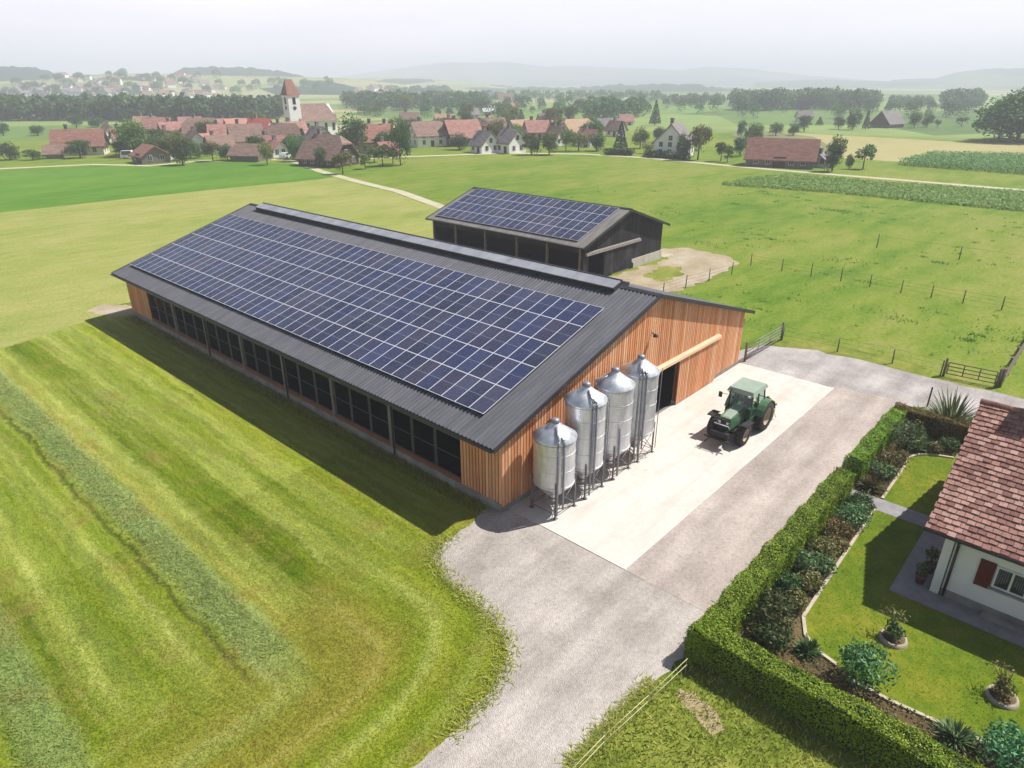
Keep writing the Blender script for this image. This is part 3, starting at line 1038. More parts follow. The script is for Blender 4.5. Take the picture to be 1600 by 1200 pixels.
def board_panel(y0, y1, z0, z1):
    b = MB()
    b.box(.01, .12, y0, y1, z0, z1, 1)
    y = y0 + .01
    while y < y1 - .1:
        b.box(-.03, .01, y, y + .145, z0 - .04, z1, 0)
        y += .205
    return b


board_panel(0.0, 2.68, .45, 3.72).build('corner_panel', [M['larch'], M['larch_back']], barn)
board_panel(38.35, BL, .45, 3.72).build('corner_panel', [M['larch'], M['larch_back']], barn)
mb = MB()
mb.box(-.06, .14, 0, BL, -.1, .45, 0).box(-.02, .12, 2.68, 38.35, .45, .66, 1)
mb.build('plinth', [M['plinth'], M['larch_back']], barn)
MB().box(.0, 13.0, -.03, .16, -.1, .30).box(15.2, BW, -.03, .16, -.1, .30).build('front_plinth', M['plinth'], barn)
MB().box(0.0, .12, 2.68, 38.35, 2.82, 3.72).build('header_board', M['larch_back'], barn)
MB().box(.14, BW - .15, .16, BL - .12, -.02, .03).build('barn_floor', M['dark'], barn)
MB().box(13.0, 15.2, -.018, .17, -.02, .034).build('threshold', M['plinth'], barn)
post_y = [7.9, 13.1, 18.3, 23.45, 28.6, 33.75]
for y in post_y:
    MB().box(-.05, .13, y - .11, y + .11, .45, 3.66).build('post', M['post_grey'], barn)
edges = [2.68] + post_y + [38.35]
for a, b in zip(edges[:-1], edges[1:]):
    mb = MB()
    n = 3
    for k in range(1, n):
        y = a + (b - a) * k / n
        mb.box(.02, .07, y - .035, y + .035, .66, 2.82)
        mb.box(.02, .07, y + .10, y + .13, .66, 2.82)
    mb.box(.03, .06, a + .11, b - .11, 1.72, 1.75).box(.02, .07, a + .11, b - .11, .66, .70).box(.02, .07, a + .11, b - .11, 2.76, 2.82)
    mb.build('window_bars', M['mullion'], barn)
# interior pens glimpsed behind the openings
mb = MB()
for z in (.5, .9, 1.3):
    mb.tube((12.2, 2.4, z), (16.8, 2.4, z), .03)
    mb.tube((4.0, 2.5, z), (4.0, 40, z), .03)
for x in (12.4, 14.2, 16.4):
    mb.tube((x, 2.4, .03), (x, 2.4, 1.45), .04)
for y in range(4, 40, 4):
    mb.tube((4.0, y, .03), (4.0, y, 1.45), .04)
mb.build('pen_rail', M['gate_metal'], barn)
# roof
rl = corrugated(-.29, BL + .29, -.788, 3.703, 12.02, 7.69)
roof = rl.build('roof', M['roof_sheet'], barn)
corrugated(-.29, BL + .29, BW + .788, 3.703, 12.02, 7.69).build('roof', M['roof_sheet'], barn)
mb = MB()
for (xa, xb) in ((-.8, 12.02), (BW + .8, 12.02)):
    for y0, y1 in ((-.33, -.27), (BL + .27, BL + .33)):
        za, zb = 3.70, 7.69
        lo, hi = (xa, xb) if xa < xb else (xb, xa)
        zl, zh = (za, zb) if xa < xb else (zb, za)
        mb.hexa([(lo, y0, zl - .17), (hi, y0, zh - .17), (hi, y1, zh - .17), (lo, y1, zl - .17)], [(lo, y0, zl + .06), (hi, y0, zh + .06), (hi, y1, zh + .06), (lo, y1, zl + .06)])
mb.prism([(11.78, 7.68), (12.02, 7.77), (12.26, 7.68), (12.02, 7.72)], 'y', -.3, BL + .3)
mb.build('verge_flashing', M['trim_dark'], roof)
mb = MB()
mb.prism([(-.93, 3.58), (-.80, 3.58), (-.80, 3.70), (-.82, 3.70), (-.82, 3.60), (-.91, 3.60), (-.91, 3.70), (-.93, 3.70)], 'y', -.25, BL + .25)
mb.build('gutter', M['trim_dark'], roof)
for y in (7.6, 18.0, 28.3):
    MB().path([(-.87, y, 3.58), (-.6, y, 3.3), (-.12, y, 3.05), (-.12, y, .1)], .045).build('downpipe', M['trim_dark'], barn)
# ridge vent: translucent cap over a dark slot
mb = MB()
va, vb = 2.2, 40.5
mb.box(11.42, 11.47, va, vb, 7.48, 7.80, 1).box(12.57, 12.62, va, vb, 7.48, 7.80, 1)
for k in range(24):
    y0 = va + (vb - va) * k / 24
    y1 = va + (vb - va) * (k + 1) / 24 - .02
    mb.hexa([(11.20, y0, 7.74), (12.02, y0, 7.99), (12.02, y1, 7.99), (11.20, y1, 7.74)], [(11.20, y0, 7.78), (12.02, y0, 8.03), (12.02, y1, 8.03), (11.20, y1, 7.78)], 0)
    mb.hexa([(12.02, y0, 7.99), (12.84, y0, 7.74), (12.84, y1, 7.74), (12.02, y1, 7.99)], [(12.02, y0, 8.03), (12.84, y0, 7.78), (12.84, y1, 7.78), (12.02, y1, 8.03)], 0)
mb.box(11.97, 12.07, va - .03, vb + .03, 8.01, 8.06, 1)
for y in (va - .01, vb + .01):
    mb.prism([(11.22, 7.74), (11.42, 7.47), (12.62, 7.47), (12.82, 7.74), (12.02, 7.98)], 'y', y - .02, y + .02, 1)
mb.build('ridge_vent', [M['vent_sheet'], M['trim_dark']], roof)
# sliding door with its rail cover
door = board_panel(0, 0, 0, 0)
door = MB()
x = 15.25
while x < 20.0:
    door.box(x, x + .145, -.17, -.13, .1, 3.02, 0)
    x += .205
door.box(15.24, 20.05, -.13, -.06, .1, 3.0, 1)
door.build('sliding_door', [M['larch'], M['larch_back']], barn)
mb = MB()
mb.hexa([(10.6, -.30, 3.06), (20.25, -.30, 3.06), (20.25, -.012, 3.02), (10.6, -.012, 3.02)], [(10.6, -.26, 3.20), (20.25, -.26, 3.20), (20.25, -.012, 3.27), (10.6, -.012, 3.27)])
mb.build('door_rail_cover', M['larch_beam'], barn)
mb = MB()
mb.tube((11.9, -.02, 5.55), (11.9, -.25, 5.5), .03).lathe([(.02, 5.56), (.12, 5.5), (.15, 5.38)], 11.9, -.27, 12)
mb.build('wall_lamp', M['trim_dark'], barn)


# solar panels
def panel_mesh(name, cells, wy, ls):
    """one framed module lying in its own x(slope)-y plane"""
    b = MB()
    fr, t = .020, .035
    hx, hy = ls / 2, wy / 2
    ix, iy = hx - fr, hy - fr
    o = [(-hx, -hy), (hx, -hy), (hx, hy), (-hx, hy)]
    i = [(-ix, -iy), (ix, -iy), (ix, iy), (-ix, iy)]
    vs = [(*p, 0) for p in o] + [(*p, t) for p in o] + [(*p, t) for p in i]
    fs = [(3, 2, 1, 0)] + [(k, (k + 1) % 4, 4 + (k + 1) % 4, 4 + k) for k in range(4)] + [(4 + k, 4 + (k + 1) % 4, 8 + (k + 1) % 4, 8 + k) for k in range(4)]
    b.add(vs, fs, 1)
    b.add([(*p, t) for p in i], [(0, 1, 2, 3)], 0)
    me = b.mesh(name, [cells, M['alu']])
    ul = me.uv_layers.new(name='UVMap')
    q = me.polygons[len(me.polygons) - 1]
    for li, uvv in zip(q.loop_indices, ((0, 0), (0, 1), (1, 1), (1, 0))):
        ul.data[li].uv = uvv
    return me


def lay_panels(root, x0, z0, slope, y0, y1, ncol, nrow, row_pitch, lift, limit, s0):
    wy = (y1 - y0) / ncol
    me = panel_mesh('solar_panel', M['cells'], wy - .012, row_pitch - .014)
    u = np.array([math.cos(slope), 0, math.sin(slope)])
    nn = np.array([-math.sin(slope), 0, math.cos(slope)])
    spots = []
    for r in range(nrow):
        for c in range(ncol):
            p = np.array([x0, y0 + (c + .5) * wy, z0]) + u * (s0 + (r + .5) * row_pitch) + nn * lift
            spots.append((float(np.linalg.norm(p - CAM)), p))
    spots.sort(key=lambda a: a[0])
    for d, p in spots[:limit]:
        o = link('solar_panel', me, root)
        o.location = p
        o.rotation_euler = (0, -slope, 0)
    rest = spots[limit:]
    if rest:
        bm = bmesh.new()
        me2 = panel_mesh('solar_panel_rest', M['cells_merged'], wy - .012, row_pitch - .014)
        for d, p in rest:
            m = me2.copy()
            m.transform(Matrix.Translation(p) @ Matrix.Rotation(-slope, 4, 'Y'))
            bm.from_mesh(m)
            bpy.data.meshes.remove(m)
        out = bpy.data.meshes.new('solar_panel_rows')
        bm.to_mesh(out)
        bm.free()
        out.materials.append(M['cells_merged'])
        out.materials.append(M['alu'])
        tag(link('solar_panel_rows', out, root), kind='stuff')
    # mounting rails between sheet and modules
    b = MB()
    for r in range(nrow):
        for f in (.25, .75):
            c = np.array([x0, 0, z0]) + u * (s0 + (r + f) * row_pitch) + nn * (lift - .035)
            b.box(c[0] - .025, c[0] + .025, y0 + .05, y1 - .05, c[2] - .03, c[2] + .03)
    b.build('mounting_rail', M['trim_dark'], root)


S0 = (0.58 + .788) / math.cos(SLOPE)
lay_panels(barn, -.788, 3.703, SLOPE, 1.62, 42.2, 43, 5, 1.905, .15, 100, S0)

# ------------------------------------------------------------------ dark barn behind
bb = thing('dark_barn', 'smaller barn with black timber walls and solar panels on its grey roof', 'barn')
bx0, bx1, by0, by1 = 32.95, 47.3, 20.2, 41.6
bov = .6
bze, bzr, bxm = 3.72, 6.28, 40.1
bs = math.atan2(bzr - bze, bxm - (bx0 - bov))
zb = lambda x: bze + (bzr - bze) * ((x - bx0 + bov) if x < bxm else (bx1 + bov - x)) / (bxm - bx0 + bov)
mb = MB()
mb.prism([(bx0, .05), (33.9, .05), (33.9, 2.7), (36.2, 2.7), (36.2, .05), (bx1, .05), (bx1, zb(bx1) - .1), (bxm, zb(bxm) - .1), (bx0, zb(bx0) - .1)], 'y', by0 + .03, by0 + .15, 1)
x = bx0
while x < bx1 - .1:
    xm = x + .1
    z0 = 2.7 if 33.8 < xm < 36.3 else .12
    mb.box(x, x + .19, by0, by0 + .03, z0, zb(xm) - .13, 0)
    x += .21
mb.build('gable_wall', [M['black_boards'], M['dark']], bb)
MB().box(bx0, bx1, by1 - .15, by1, 0, 3.7).prism([(bx0, 3.7), (bx1, 3.7), (bxm, zb(bxm) - .1)], 'y', by1 - .15, by1).build('rear_wall', M['black_boards'], bb)
MB().box(bx1 - .15, bx1, by0 + .15, by1 - .15, 0, 3.7).build('side_wall', M['black_boards'], bb)
MB().box(bx0 + .05, bx1 - .15, by0 + .15, by1 - .15, -.02, .03).build('barn_floor', M['dark'], bb)
MB().box(bx0 + 5, bx0 + 5.1, by0 + .2, by1 - .2, .03, 3.6).build('inner_wall', M['dark'], bb)
MB().box(bx0 - .03, bx0 + .12, by0 + .1, by1, 0, .7).box(bx0 - .02, bx0 + .1, by0, by1, 2.95, 3.6).build('side_boarding', M['black_boards'], bb)
for y in (20.6, 24.7, 28.75, 33.3, 37.9, 41.5):
    MB().box(bx0 - .06, bx0 + .14, y - .1, y + .1, 0, 3.62).build('post', M['post_grey'], bb)
br = corrugated(by0 - .5, by1 + .5, bx0 - bov, bze, bxm, bzr, .3, .05).build('roof', M['roof_tile_grey'], bb)
corrugated(by0 - .5, by1 + .5, bx1 + bov, bze, bxm, bzr, .3, .05).build('roof', M['roof_tile_grey'], bb)
mb = MB()
for y0 in (by0 - .54, by1 + .5):
    mb.hexa([(bx0 - bov, y0, bze - .2), (bxm, y0, bzr - .2), (bxm, y0 + .05, bzr - .2), (bx0 - bov, y0 + .05, bze - .2)], [(bx0 - bov, y0, bze + .06), (bxm, y0, bzr + .06), (bxm, y0 + .05, bzr + .06), (bx0 - bov, y0 + .05, bze + .06)])
    mb.hexa([(bxm, y0, bzr - .2), (bx1 + bov, y0, bze - .2), (bx1 + bov, y0 + .05, bze - .2), (bxm, y0 + .05, bzr - .2)], [(bxm, y0, bzr + .06), (bx1 + bov, y0, bze + .06), (bx1 + bov, y0 + .05, bze + .06), (bxm, y0 + .05, bzr + .06)])
mb.prism([(bxm - .2, bzr + .03), (bxm, bzr + .12), (bxm + .2, bzr + .03)], 'y', by0 - .5, by1 + .5)
mb.build('verge_flashing', M['trim_dark'], br)
mb = MB()
mb.tube((bx0 - bov - .06, by0 - .5, bze - .06), (bx0 - bov - .06, by1 + .5, bze - .06), .07)
mb.build('gutter', M['trim_dark'], br)
MB().hexa([(33.2, by0 - .28, 2.72), (42.7, by0 - .28, 2.72), (42.7, by0, 2.72), (33.2, by0, 2.72)], [(33.2, by0 - .22, 2.95), (42.7, by0 - .22, 2.95), (42.7, by0, 3.02), (33.2, by0, 3.02)]).build('door_rail_cover', M['post_grey'], bb)
mb = MB()
x = 36.3
while x < 41.2:
    mb.box(x, x + .19, by0 - .13, by0 - .09, .15, 2.72)
    x += .21
mb.build('sliding_door', M['black_boards'], bb)
mb = MB()
mb.box(37.9, bx1 + .06, by0 - .08, by0 + .05, -.1, .95)
mb.build('plinth', M['white_plinth'], bb)
mb = MB()
mb.prism([(40.9, .0), (41.7, .0), (41.7, .45), (41.55, .62), (41.3, .7), (41.05, .62), (40.9, .45)], 'y', by0 - .10, by0 - .07)
mb.build('cellar_hatch', M['dark'], bb)
lay_panels(bb, bx0 - bov, bze, bs, 21.0, 41.2, 19, 4, 1.78, .13, 100, .75)

# ------------------------------------------------------------------ feed silos
silo_copies = []


def make_silo(x, y, label, zr, zc, ladder, pipes):
    """zr: rim height, zc: bottom of the drum"""
    t = thing('feed_silo', label, 'silo', (x, y, .04), 0, 'galvanised feed silos along the barn gable')
    r = .94
    b = MB()
    b.lathe([(r, zc), (r, zr)], n=48)
    z = zc + .82
    while z < zr - .2:
        b.lathe([(r, z - .022), (r + .012, z - .022), (r + .012, z + .022), (r, z + .022)], n=48, smooth=False)
        z += .82
    b.lathe([(r, zr - .16), (r + .02, zr - .16), (r + .02, zr - .1), (r, zr - .1)], n=48, smooth=False)
    b.lathe([(r, zc), (r + .025, zc), (r + .025, zc + .06), (r, zc + .06)], n=48, smooth=False)
    b.build('drum', M['galv'], t)
    b = MB()
    b.lathe([(r + .05, zr - .02), (r + .05, zr + .03), (r * .55, zr + .36), (.2, zr + .62), (.17, zr + .70)], n=40)
    cone = b.build('cone_roof', M['galv_smooth'], t)
    MB().lathe([(.2, zr + .66), (.2, zr + .78), (.12, zr + .84), (.0, zr + .86)], n=16).build('filler_cap', M['pipe'], cone)
    b = MB()
    b.lathe([(.16, .42), (.16, .55), (r + .005, zc - .01), (r + .02, zc), (r + .02, zc + .05)], n=40)
    b.lathe([(.0, .38), (.2, .38), (.2, .5)], n=16)
    b.build('hopper', M['galv'], t)
    a = r * .74
    for sx in (-1, 1):
        for sy in (-1, 1):
            l = MB()
            l.box(sx * a - .035, sx * a + .035, sy * a - .035, sy * a + .035, .0, zc + .35)
            l.box(sx * a - .1, sx * a + .1, sy * a - .1, sy * a + .1, 0, .015)
            l.build('leg', M['steel'], t)
    b = MB()
    zt = zc - .1
    for (p, q) in (((-a, -a), (a, -a)), ((a, -a), (a, a)), ((a, a), (-a, a)), ((-a, a), (-a, -a))):
        b.tube((*p, .25), (*q, zt), .018, n=6).tube((*q, .25), (*p, zt), .018, n=6)
        b.tube((*p, .2), (*q, .2), .02, n=6)
    b.build('leg_brace', M['steel'], t)
    b = MB()
    for i, (ang, top) in enumerate(pipes):
        cx, cy = (r + .10) * math.cos(ang), (r + .10) * math.sin(ang)
        mx_, my_ = .3 * math.cos(ang), .3 * math.sin(ang)
        b.path([(cx, cy, .2 + .3 * i), (cx, cy, zr - .05), (cx * .93, cy * .93, zr + .2), (mx_, my_, zr + top)] if top > 0 else [(cx, cy, .2), (cx, cy, zc + 1.4)], .048, 10)
        for zz in (zc + .2, (zc + zr) / 2, zr - .3):
            if top > 0 or zz < zc + 1.2:
                b.tube((cx, cy, zz), (r * math.cos(ang), r * math.sin(ang), zz), .015, n=6)
    b.build('filling_pipe', M['pipe'], t)
    if ladder is not None:
        b = MB()
        ca, sa = math.cos(ladder), math.sin(ladder)
        for s in (-.17, .17):
            b.tube(((r + .14) * ca - s * sa, (r + .14) * sa + s * ca, .5), ((r + .14) * ca - s * sa, (r + .14) * sa + s * ca, zr + .15), .018, n=6)
        z = .7
        while z < zr:
            b.tube(((r + .14) * ca + .17 * sa, (r + .14) * sa - .17 * ca, z), ((r + .14) * ca - .17 * sa, (r + .14) * sa + .17 * ca, z), .012, n=6)
            z += .28
        b.build('ladder', M['steel'], t)
    return t


def rad(d): return R(d)


make_silo(1.92, -1.42, 'short squat silo closest to the barn corner', 3.72, 1.45, None, [(rad(228), .56), (rad(243), .2)])
make_silo(4.12, -1.42, 'tall silo right beside the short squat one, two pipes up its front', 4.72, 1.45, rad(318), [(rad(236), .56), (rad(246), .3)])
make_silo(6.42, -1.42, 'tall silo third along the gable, only a short pipe stub on its front', 4.72, 1.45, None, [(rad(236), 0), (rad(150), .5)])
make_silo(8.66, -1.42, 'tall silo closest to the open barn door with bundled dark pipes', 4.72, 1.45, rad(300), [(rad(212), .6), (rad(222), .35), (rad(232), .2)])

# ------------------------------------------------------------------ tractor (points along -x)
def make_tractor():
    t = thing('tractor', 'green farm tractor with pale roof parked on the white concrete pad', 'tractor', (14.6, -4.45, .04), math.pi)
    # local: +x forward, wheels at y +-; front axle x=+1.25, rear x=-1.2
    gm, dk = M['t_green'], M['t_dark']
    b = MB()
    b.hexa([(.35, -.42, .95), (2.05, -.36, .95), (2.05, .36, .95), (.35, .42, .95)], [(.35, -.38, 1.72), (1.9, -.32, 1.56), (1.9, .32, 1.56), (.35, .38, 1.72)], 0)
    b.hexa([(.32, -.30, 1.72), (1.88, -.25, 1.56), (1.88, .25, 1.56), (.32, .30, 1.72)], [(.36, -.26, 1.77), (1.80, -.21, 1.61), (1.80, .21, 1.61), (.36, .26, 1.77)], 1)
    hood = b.build('hood', [gm, M['t_roof']], t)
    b = MB()
    b.box(2.0, 2.07, -.33, .33, .98, 1.5)
    b.build('grille', dk, hood)
    for s in (-1, 1):
        MB().box(2.05, 2.1, s * .24 - .08, s * .24 + .08, 1.28, 1.42).build('headlight', M['lamp'], hood)
    b = MB()
    b.box(-1.6, 1.9, -.26, .26, .55, .98).box(.9, 1.6, -.75, .75, .62, .76).box(-1.4, -1.0, -.8, .8, .72, .96)
    b.box(-.2, .75, -.72, -.3, .5, .95).box(-.2, .75, .3, .72, .5, .95)
    b.build('chassis', dk, t)
    # cab
    b = MB()
    for (x0, x1) in ((.38, .18), (-.55, -.55), (-1.35, -1.28)):
        for s in (-1, 1):
            b.tube((x0, s * .72, 1.2 if x0 > -1 else 1.55), (x1, s * .64, 2.5), .045, n=8)
    b.box(-1.3, .36, -.7, .7, 1.05, 1.2)
    cab = b.build('cab_frame', gm, t)
    b = MB()
    b.add([(.40, -.68, 1.72), (.40, .68, 1.72), (.22, .60, 2.46), (.22, -.60, 2.46)], [(0, 1, 2, 3)])
    for s in (-1, 1):
        b.add([(.36, s * .705, 1.22), (-.53, s * .705, 1.22), (-.53, s * .635, 2.46), (.20, s * .635, 2.46)], [(0, 1, 2, 3)])
        b.add([(-.57, s * .705, 1.5), (-1.3, s * .705, 1.6), (-1.26, s * .635, 2.46), (-.57, s * .635, 2.46)], [(0, 1, 2, 3)])
    b.add([(-1.33, -.66, 1.62), (-1.33, .66, 1.62), (-1.28, .60, 2.46), (-1.28, -.60, 2.46)], [(0, 1, 2, 3)])
    b.build('cab_window', M['t_glass'], cab)
    b = MB()
    b.hexa([(-1.48, -.76, 2.48), (.46, -.76, 2.48), (.46, .76, 2.48), (-1.48, .76, 2.48)], [(-1.36, -.68, 2.68), (.32, -.68, 2.68), (.32, .68, 2.68), (-1.36, .68, 2.68)], 0)
    b.box(-1.44, .42, -.72, .72, 2.43, 2.48, 1)
    rf = b.build('cab_roof', [M['t_roof'], gm], t)
    for s in (-1, 1):
        MB().box(.42, .5, s * .55 - .08, s * .55 + .08, 2.4, 2.5).build('work_light', M['lamp'], rf)
    b = MB()
    b.box(-.75, -.35, -.25, .25, 1.3, 1.45).box(-.85, -.72, -.25, .25, 1.45, 2.0).tube((.25, 0, 1.5), (-.02, 0, 1.75), .025).wheel((-.05, 0, 1.78), .2, .03, 16)
    b.build('driver_seat', dk, t)
    # wheels
    for x, r, wd in ((1.25, .62, .40), (-1.2, .86, .50)):
        for s in (-1, 1):
            c = (x, s * (.80 if r < .7 else .84), r)
            root = bpy.data.objects.new('wheel', None)
            C.objects.link(root)
            root.parent = t
            root.location = c
            b = MB()
            b.wheel((0, 0, 0), r, wd, 32)
            for k in range(20):
                a0 = 2 * math.pi * k / 20
                for sd in (-1, 1):
                    a1 = a0 + (.0 if sd < 0 else math.pi / 20)
                    p = lambda ang, rr, y: (rr * math.cos(ang), y, rr * math.sin(ang))
                    b.hexa([p(a1 - .045, r - .02, sd * .02), p(a1 + .17, r - .02, sd * wd * .47), p(a1 + .25, r - .02, sd * wd * .47), p(a1 + .045, r - .02, sd * .02)],
                           [p(a1 - .03, r + .035, sd * .02), p(a1 + .18, r + .03, sd * wd * .46), p(a1 + .24, r + .03, sd * wd * .46), p(a1 + .03, r + .035, sd * .02)])
            b.build('tyre', M['tyre'], root)
            b = MB()
            b.wheel((0, 0, 0), r * .62, wd * .8, 28, 0, [(.001, s * .02), (r * .2, s * .06), (r * .28, s * .02), (r * .5, s * .05), (r * .6, s * wd * .38), (r * .62, s * wd * .42)] if s > 0 else [(r * .62, s * wd * .42), (r * .6, s * wd * .38), (r * .5, s * .05), (r * .28, s * .02), (r * .2, s * .06), (.001, s * .02)])
            b.build('rim', M['rim'], root)
    # rear fenders
    for s in (-1, 1):
        b = MB()
        pr = []
        for k in range(9):
            a = R(20 + 150 * k / 8)
            pr.append((-1.2 + .98 * math.cos(a), .86 + .95 * math.sin(a)))
        pts = pr + [(x, z - .05) for x, z in pr[::-1]]
        n = len(pr)
        y0, y1 = (.66, 1.1) if s > 0 else (-1.1, -.66)
        for k in range(n - 1):
            (xa, za), (xb, zb_) = pr[k], pr[k + 1]
            b.hexa([(xb, y0, zb_ - .04), (xa, y0, za - .04), (xa, y1, za - .04), (xb, y1, zb_ - .04)], [(xb, y0, zb_), (xa, y0, za), (xa, y1, za), (xb, y1, zb_)])
        b.box(-1.75, -.5, s * .7 - .03, s * .7 + .03, .95, 1.55)
        b.build('fender', M['t_green'], t)
        b = MB()
        b.tube((.35, s * .7, 2.2), (.62, s * 1.02, 2.26), .015, n=6).box(.58, .66, s * 1.02 - .09, s * 1.02 + .09, 2.05, 2.35)
        b.build('mirror', M['t_dark'], t)
        b = MB()
        b.hexa([(.82, s * .98 - .2, 1.28), (1.68, s * .98 - .2, 1.28), (1.68, s * .98 + .2, 1.28), (.82, s * .98 + .2, 1.28)], [(1.0, s * .98 - .2, 1.33), (1.5, s * .98 - .2, 1.33), (1.5, s * .98 + .2, 1.33), (1.0, s * .98 + .2, 1.33)])
        b.build('front_mudguard', M['t_dark'], t)
    b = MB()
    b.tube((.55, -.5, 1.3), (.55, -.5, 2.5), .05).tube((.55, -.5, 2.5), (.45, -.5, 2.62), .05)
    b.build('exhaust', M['t_dark'], t)
    # front linkage with weight block and arms
    b = MB()
    b.box(2.05, 2.25, -.3, .3, .55, .95).box(2.25, 2.5, -.5, .5, .45, .92)
    for s in (-1, 1):
        b.tube((2.1, s * .4, .6), (3.0, s * .5, .42), .035).tube((2.1, s * .3, 1.35), (2.55, s * .52, 1.08), .03)
    b.tube((2.6, -.75, .55), (2.6, .75, .55), .05)
    b.build('front_linkage', M['t_dark'], t)
    b = MB()
    b.tube((2.08, -.38, 1.1), (2.34, -.4, 1.32), .02).tube((2.08, .38, 1.1), (2.34, .4, 1.32), .02).tube((2.34, -.4, 1.32), (2.34, .4, 1.32), .025)
    b.build('grille_guard', M['white_paint'], t)
    # rear mower arms
    b = MB()
    for s in (-1, 1):
        b.tube((-1.6, s * .4, .7), (-2.45, s * .45, .62), .045)
    b.tube((-1.5, .0, 1.3), (-2.45, .05, 1.05), .035)
    b.tube((-1.45, .25, 1.85), (-2.5, .5, 1.35), .03).tube((-1.45, .45, 1.85), (-2.5, .62, 1.35), .03)
    b.build('rear_linkage', M['t_dark'], t)
    b = MB()
    b.box(-2.62, -2.45, -.95, .95, .55, .75)
    for y in np.linspace(-.9, .9, 7):
        b.tube((-2.55, y, .6), (-2.9, y + .05, .12), .02, n=6)
    b.box(-2.6, -2.48, .4, .52, .7, 1.45).box(-2.6, -2.48, -.2, -.08, .7, 1.2).box(-2.75, -2.45, .55, .62, .5, 1.25).box(-2.8, -2.7, .2, .95, .95, 1.05)
    b.build('rear_rake', M['t_yellow'], t)
    b = MB()
    b.wheel((-2.35, .78, .33), .33, .22, 20).wheel((-2.35, -.78, .33), .33, .22, 20)
    b.build('rake_wheel', M['tyre'], t)
    return t


make_tractor()
#@@PART3
def rebase(root, loc):
    """put the empty at the thing's base without moving its parts"""
    loc = Vector(loc)
    for ch in root.children:
        ch.location -= loc
    root.location = loc


rebase(bb, (40.1, 30.9, 0))
rebase(barn, (12.0, 21.2, 0))

# ------------------------------------------------------------------ house with the tiled roof
hs = thing('tiled_house', 'white house with old red clay tile roof beside the garden', 'house')
HX0, HX1, HY0, HY1 = 7.3, 17.9, -27.0, -15.75
EX, EZ, RX, RZ = 6.78, 2.95, 12.6, 6.02
hsl = math.atan2(RZ - EZ, RX - EX)
mb = MB()
mb.box(HX0, HX0 + .3, HY0, HY1 - .35, .38, 3.1)
mb.box(HX1 - .3, HX1, HY0, HY1, .38, 3.1)
mb.prism([(HX0 + .3, .38), (HX1 - .3, .38), (HX1 - .3, 3.1), (RX, RZ - .25), (HX0 + .3, 3.1)], 'y', HY1 - 1.5, HY1 - 1.2)
mb.prism([(HX0, 2.9), (HX1 - .3, 2.9), (RX, RZ - .22)], 'y', HY1 - .3, HY1 - .05)
mb.box(HX0 + .3, HX1 - .3, HY0, HY0 + .3, .38, 3.1)
mb.build('wall', M['plaster'], hs)
MB().box(HX0 - .02, HX0 + .28, HY1 - .3, HY1, 0.05, 2.88).build('porch_pillar', M['plaster'], hs)
mb = MB()
mb.box(HX0 - .05, HX0 + .3, HY0, HY1 - .36, .0, .38)
mb.box(HX0 - .35, HX0 - .05, HY0, -17.5, .05, .22)
mb.build('plinth', M['plinth'], hs)


def tiled_slope(sign):
    """courses of overlapping clay tiles from the eave up to the ridge"""
    b = MB()
    y0, y1 = HY0 - .4, -15.08
    L = math.hypot(RX - EX, RZ - EZ)
    nr, wt = 27, .27
    eh = L / nr
    ux, uz = sign * math.cos(hsl), math.sin(hsl)
    nx_, nz_ = -sign * math.sin(hsl), math.cos(hsl)
    ex = EX if sign > 0 else 2 * RX - EX
    for r in range(nr):
        off = (r % 2) * wt * .5
        y = y0 - off
        while y < y1 - .02:
            ya, yb = max(y + .008, y0), min(y + wt - .008, y1)
            y += wt
            if yb - ya < .04: continue
            s0, s1 = r * eh - .015, (r + 1) * eh + .03
            h0 = .074 + random.gauss(0, .006)
            h1 = .022
            dz = random.gauss(0, .012)
            P = lambda s, yy, h: (ex + ux * s + nx_ * h, yy, EZ + uz * s + nz_ * h)
            sa = s0 + dz
            bot = [P(sa, ya, h0 - .03), P(s1, ya, h1 - .03), P(s1, yb, h1 - .03), P(sa, yb, h0 - .03)]
            rnd = .035
            tp = [P(sa, ya, h0 - .004), P(s1, ya, h1), P(s1, yb, h1), P(sa, yb, h0 - .004)]
            if sign < 0:
                bot, tp = bot[::-1], tp[::-1]
            b.hexa(bot, tp)
    return b


rf = tiled_slope(1).build('roof', M['tile'], hs)
tiled_slope(-1).build('roof', M['tile'], hs)
mb = MB()
y = HY0 - .3
while y < -15.1:
    mb.tube((RX, y, RZ + .02), (RX, y + .36, RZ + .035), .13, .115, 10, smooth=False)
    y += .33
mb.build('ridge_tiles', M['tile'], rf)
mb = MB()
for s in (1, -1):
    e = EX if s > 0 else 2 * RX - EX
    q = [(e, HY0 - .38, EZ - .1), (RX, HY0 - .38, RZ - .1), (RX, -15.1, RZ - .1), (e, -15.1, EZ - .1)]
    t_ = [(a, b_, c + .09) for a, b_, c in q]
    mb.hexa(q if s > 0 else q[::-1], t_ if s > 0 else t_[::-1])
mb.build('roof_boarding', M['downpipe'], rf)
mb = MB()
mb.tube((EX - .05, HY0 - .4, EZ - .04), (EX - .05, -15.06, EZ - .04), .075, n=12)
mb.build('gutter', M['downpipe'], rf)
MB().path([(EX - .02, -16.2, EZ - .1), (HX0 - .07, -16.2, EZ - .5), (HX0 - .07, -16.2, .1)], .05, 10).build('downpipe', M['downpipe'], hs)
MB().box(12.35, 12.95, -17.2, -16.5, 5.6, 6.85).box(12.28, 13.02, -17.27, -16.43, 6.85, 6.95).build('chimney', M['r_grey'], rf)


